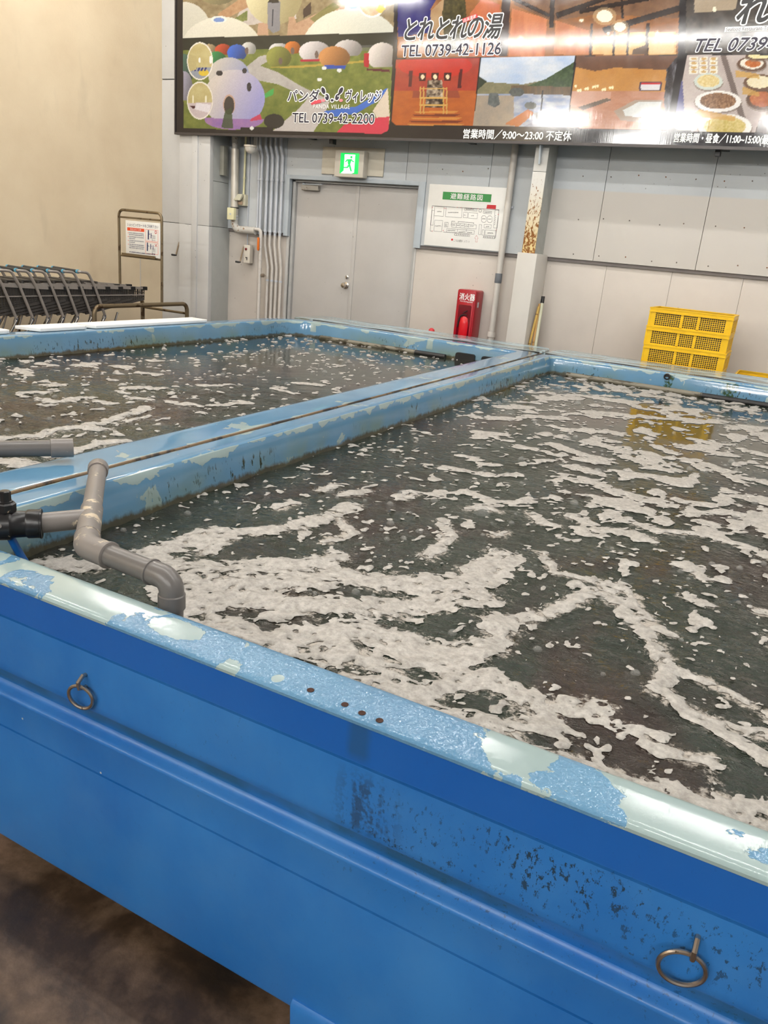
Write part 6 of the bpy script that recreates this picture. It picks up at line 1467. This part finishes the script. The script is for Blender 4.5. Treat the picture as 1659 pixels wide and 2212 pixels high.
paint(q2_ & poly([(1105, 184), (1240, 188), (1240, 206), (1100, 202)]), lerp((120, 98, 74), (92, 80, 66), nz(3, 30, 2, 30))); paint(q2_ & (V > 206) & (U < 1110), lerp((180, 162, 140), (150, 140, 130), nz(14, 31)))
paint(q2_ & poly([(1054, 226), (1056, 202), (1076, 200), (1080, 226), (1068, 232)]), lerp((70, 78, 82), (116, 122, 120), nz(5, 32))); paint(q2_ & ell(1116, 199, 16, 10), lerp((66, 72, 74), (110, 114, 110), nz(4, 33))); paint(q2_ & ell(1146, 228, 13, 8), (96, 100, 96))
paint(q2_ & poly([(1090, 268), (1140, 236), (1156, 244), (1120, 274)]), (190, 116, 66)); paint(q2_ & poly([(1150, 242), (1226, 250), (1224, 275), (1160, 262)]), (66, 62, 58)); paint(q2_ & poly([(1130, 275), (1160, 258), (1224, 268), (1224, 275)]), (140, 142, 156)); paint(q2_ & (np.abs(U - 1172 + (V - 200) * 0.08) < 1.6) & (V > 196) & (V < 240), (46, 46, 50))
q3_ = poly([(1246, 121), (1464, 119), (1440, 281), (1226, 276)])
paint(q3_, lerp((206, 150, 82), (184, 126, 62), nz(30, 34))); paint(q3_ & poly([(1240, 118), (1470, 118), (1460, 152), (1330, 146), (1285, 154), (1240, 144)]), lerp((96, 66, 50), (120, 84, 64), nz(20, 35)))
paint(q3_ & (V > 196 + (U - 1240) * 0.01), lerp((204, 150, 122), (176, 120, 90), nz(18, 36, 4, 8))); paint(q3_ & poly([(1236, 196), (1320, 198), (1318, 220), (1230, 232)]), (206, 160, 138))
paint(q3_ & poly([(1382, 176), (1430, 176), (1428, 197), (1380, 196)]), (70, 48, 66)); paint(q3_ & poly([(1385, 180), (1427, 180), (1425, 194), (1384, 194)]), (222, 218, 220)); paint(q3_ & poly([(1385, 178), (1427, 178), (1427, 183), (1385, 183)]), (200, 40, 46))
paint(q3_ & poly([(1326, 240), (1372, 216), (1432, 216), (1428, 268), (1340, 260)]), (170, 150, 132)); paint(q3_ & poly([(1346, 238), (1380, 220), (1428, 220), (1422, 258), (1350, 250)]), lerp((206, 208, 202), (228, 230, 228), nz(12, 37)))
paint(q3_ & poly([(1440, 150), (1466, 118), (1464, 200), (1440, 262), (1434, 220)]), lerp((50, 44, 46), (150, 150, 160), np.clip(nz(5, 38, 3, 24) * 2 - 0.7, 0, 1))); paint(q3_ & poly([(1248, 232), (1310, 212), (1322, 216), (1260, 238)]), (110, 96, 84))
for k in range(12): paint(q3_ & ell(1244 + (k * 37) % 90, 186 + (k * 13) % 11, 2.6, 3.2), (255, 240, 190))
# panel 3
q4_ = poly([(1488, -260), (1720, -260), (1720, 116), (1480, 116)]); paint(q4_, lerp((46, 40, 38), (86, 76, 66), nz(14, 39)))
paint(q4_ & poly([(1500, -40), (1600, -40), (1590, 20), (1500, 28)]), (166, 148, 124)); paint(q4_ & ell(1543, 20, 4, 6), (250, 236, 206))
q5_ = poly([(1484, 119), (1720, 119), (1720, 290), (1466, 282), (1454, 272)])
paint(q5_, lerp((206, 194, 186), (182, 166, 160), nz(24, 40))); paint(q5_ & poly([(1460, 230), (1474, 160), (1480, 280), (1458, 276)]), (92, 92, 140)); paint(q5_ & poly([(1556, 119), (1568, 119), (1620, 285), (1606, 285)]), (120, 106, 100))
for r_ in range(4):
    for c_ in range(3): paint(q5_ & poly([(1489 + c_ * 22 - r_ * 0.4, 124 + r_ * 9.4), (1508 + c_ * 21, 123 + r_ * 9.4), (1508 + c_ * 21, 131 + r_ * 9.4), (1489 + c_ * 22, 132 + r_ * 9.4)]), (236, 232, 216)); paint(q5_ & ell(1499 + c_ * 21, 127 + r_ * 9.4, 6, 3), (206, 170, 112))
def dish(cx, cy, rx, ry, rimc, a, b, seed, s=3):
    paint(q5_ & ell(cx, cy + 3, rx * 1.03, ry * 1.05), (120, 104, 92), 0.6); paint(q5_ & ell(cx, cy, rx, ry), rimc); paint(q5_ & ell(cx, cy - 1, rx * 0.78, ry * 0.76), lerp(a, b, np.clip(nz(s, seed) * 2 - 0.5, 0, 1)))
dish(1530, 176, 31, 18, (206, 214, 204), (214, 186, 120), (236, 220, 168), 41); dish(1551, 219, 50, 23, (240, 236, 230), (112, 78, 54), (176, 136, 102), 42); dish(1566, 274, 58, 28, (242, 238, 230), (196, 176, 92), (228, 206, 140), 43)
dish(1624, 138, 32, 16, (106, 78, 60), (240, 234, 222), (236, 226, 206), 44); dish(1626, 138, 22, 11, (240, 232, 216), (176, 92, 44), (206, 128, 70), 45, 4); dish(1640, 178, 34, 18, (112, 84, 66), (236, 222, 182), (240, 230, 200), 46); dish(1646, 215, 34, 22, (104, 78, 62), (170, 92, 52), (204, 130, 84), 47, 5); dish(1640, 122, 30, 8, (104, 80, 64), (230, 214, 150), (240, 228, 180), 48)
for pts in ([(1500, 244), (1512, 236), (1590, 252), (1588, 262), (1504, 252)], [(1588, 152), (1640, 160), (1640, 170), (1590, 166)], [(1604, 186), (1640, 200), (1640, 208), (1604, 204)]): paint(q5_ & poly(pts), (206, 160, 84), 0.8)
paint(q5_ & poly([(1640, 260), (1720, 230), (1720, 290), (1630, 288)]), (70, 50, 44))
IMG[:] = np.clip(IMG * (0.97 + 0.06 * (vnoise(U / 1.3, V / 1.3, 77)[..., None] - 0.5)), 0, 255)
lin = np.where(IMG / 255 <= 0.04045, IMG / 255 / 12.92, ((IMG / 255 + 0.055) / 1.055) ** 2.4)
ny, nx = GX.shape; i = np.arange(ny - 1)[:, None] * nx + np.arange(nx - 1)[None]
fq = np.stack([i, i + 1, i + nx + 1, i + nx], -1).reshape(-1, 4)
base = parent_base(bb)
vv = np.stack([GX.ravel() - base[0], np.full(GX.size, YB - base[1]), GZ.ravel() - base[2]], 1)
me = bpy.data.meshes.new('printed_pictures'); me.from_pydata(vv.tolist(), [], fq.tolist()); me.update()
at = me.color_attributes.new('print', 'FLOAT_COLOR', 'POINT')
at.data.foreach_set('color', np.concatenate([lin.reshape(-1, 3) * 0.80, np.ones((GX.size, 1))], 1).astype(np.float32).ravel())
n = NT('printed_film'); ca = n.node('ShaderNodeVertexColor', layer_name='print')
p = n.pos(); n.set(ca.outputs[0], n.mapr(n.noise(n.scale(p, 1.4, 1, 1), 9, 3), 0.3, 0.7, 0.07, 0.11), 0, 0.75, n.bump(n.noise(n.scale(p, 10, 1, 0.10), 9, 2, 0.5), 0.05, 0.003))
link_mesh('printed_pictures', me, n.m, bb)
# ---- lettering on the billboard
def bt(name, body, x0, x1, y_top, y_bot, ink, bold=0.012, outline=None, shear=0.0, spacing=1.0, lift=0):
    cxp = (x0 + x1) / 2
    a_ = PY(x0, (y_top + y_bot) / 2, YB)[0]; b_ = PY(x1, (y_top + y_bot) / 2, YB)[0]
    zt_, zb_ = PY(cxp, y_top, YB)[2], PY(cxp, y_bot, YB)[2]
    return put_text(name, body, a_, b_, zb_, zt_, YB - 0.004 - lift, ink, bb, bold=bold, shear=shear, outline=outline, outmat=M['white'], spacing=spacing)
bt('lettering', 'パンダ', 622, 690, 194, 220, M['ink'], 0.022, 0.075); bt('lettering', 'ヴィレッジ', 747, 824, 194, 221, M['ink'], 0.022, 0.075)
bt('lettering', 'PANDA VILLAGE', 677, 756, 226, 235, M['white'], 0.006, spacing=1.1)
bt('lettering', 'TEL 0739-42-2200', 632, 809, 245, 266, M['ink'], 0.022, 0.075)
bt('lettering', 'とれとれの湯', 876, 1084, 34, 86, M['ink_black'], 0.022, 0.045, shear=0.15, spacing=0.86); bt('lettering', 'TEL 0739-42-1126', 868, 1082, 95, 120, M['ink'], 0.022, 0.075)
bt('lettering', '営業時間／9:00～23:00 不定休', 1001, 1235, 281, 302, M['white'], 0.022)
bt('lettering', 'れ', 1596, 1662, -14, 50, M['ink_black'], 0.03, 0.05, shear=0.1); bt('lettering', 'TEL 0739-', 1503, 1668, 82, 110, M['ink'], 0.022, 0.075, shear=0.25)
bt('lettering', '営業時間・昼食／11:00~15:00(最', 1456, 1661, 289, 313, M['white'], 0.022)
lg = MB()      # white strip behind the small restaurant line
a_ = PY(1566, 62, YB); lg.box(a_[0], PY(1662, 62, YB)[0], YB - 0.003, YB, PY(1612, 68, YB)[2], PY(1612, 57, YB)[2]).build('label_strip', M['white'], bb)
bt('lettering', 'Seafood Restaurant-To', 1569, 1661, 58, 66.5, simple('grey_letter', srgb(110, 110, 116), 0.5), 0.004, lift=0.001)
rs = MB(); pts = [PY(*q, YB) for q in ((999, 41), (1030, 30), (1033, 38), (1001, 50))]; rs.prism([(q[0], q[2]) for q in pts], YB - 0.0065, YB - 0.0055).build('red_tag', M['red_ink'], bb)
def slant(body, x0, y0_, x1, y1_, h):
    a_ = PY(x0, y0_, YB); b_ = PY(x1, y1_, YB); hh = h * 0.0045
    put_text('tag_lettering', body, a_[0], b_[0], a_[2] - hh / 2, a_[2] + hh / 2, YB - 0.0075, M['white'], bb, dz=b_[2] - a_[2])
slant('白浜温泉', 1002, 45, 1029, 35, 6.5)
pts = [PY(*q, YB) for q in ((671, 219), (693, 215), (695, 222), (673, 227))]; MB().prism([(q[0], q[2]) for q in pts], YB - 0.003, YB - 0.002).build('red_tag', simple('tag_pink', srgb(206, 70, 84), 0.5), bb)
# panda-face word mark: ears, eye patches, nose
em = MB(); ew = MB(); er = MB()
def blob(mb, cx, cy, rx, ry, rot, y):
    c = PY(cx, cy, YB); pts = []
    for a in np.linspace(0, 2 * math.pi, 19)[:-1]:
        x = math.cos(a) * rx; z = math.sin(a) * ry; pts.append((c[0] + (x * math.cos(rot) - z * math.sin(rot)) * 0.0044, c[2] + (x * math.sin(rot) + z * math.cos(rot)) * 0.0044))
    mb.prism(pts, y, y + 0.0008)
for cx, cy, rx, ry, rot in ((699, 196, 4.5, 7.5, 0.6), (737, 196, 4.5, 7.5, -0.6), (707, 210, 5, 6.5, 0.4), (729, 210, 5, 6.5, -0.4), (718, 217, 4, 2.6, 0)):
    blob(em, cx, cy, rx, ry, rot, YB - 0.006); blob(ew, cx, cy, rx + 2, ry + 2, rot, YB - 0.005)
for cx, cy in ((705, 208), (731, 208)): blob(ew, cx, cy, 1.4, 1.6, 0, YB - 0.0066)
for cx in (699, 737): blob(er, cx, 217, 5, 3, 0, YB - 0.0045)
em.build('word_mark', M['ink'], bb); ew.build('word_mark_outline', M['white'], bb); er.build('word_mark_blush', simple('blush_pink', srgb(226, 130, 140), 0.5), bb)
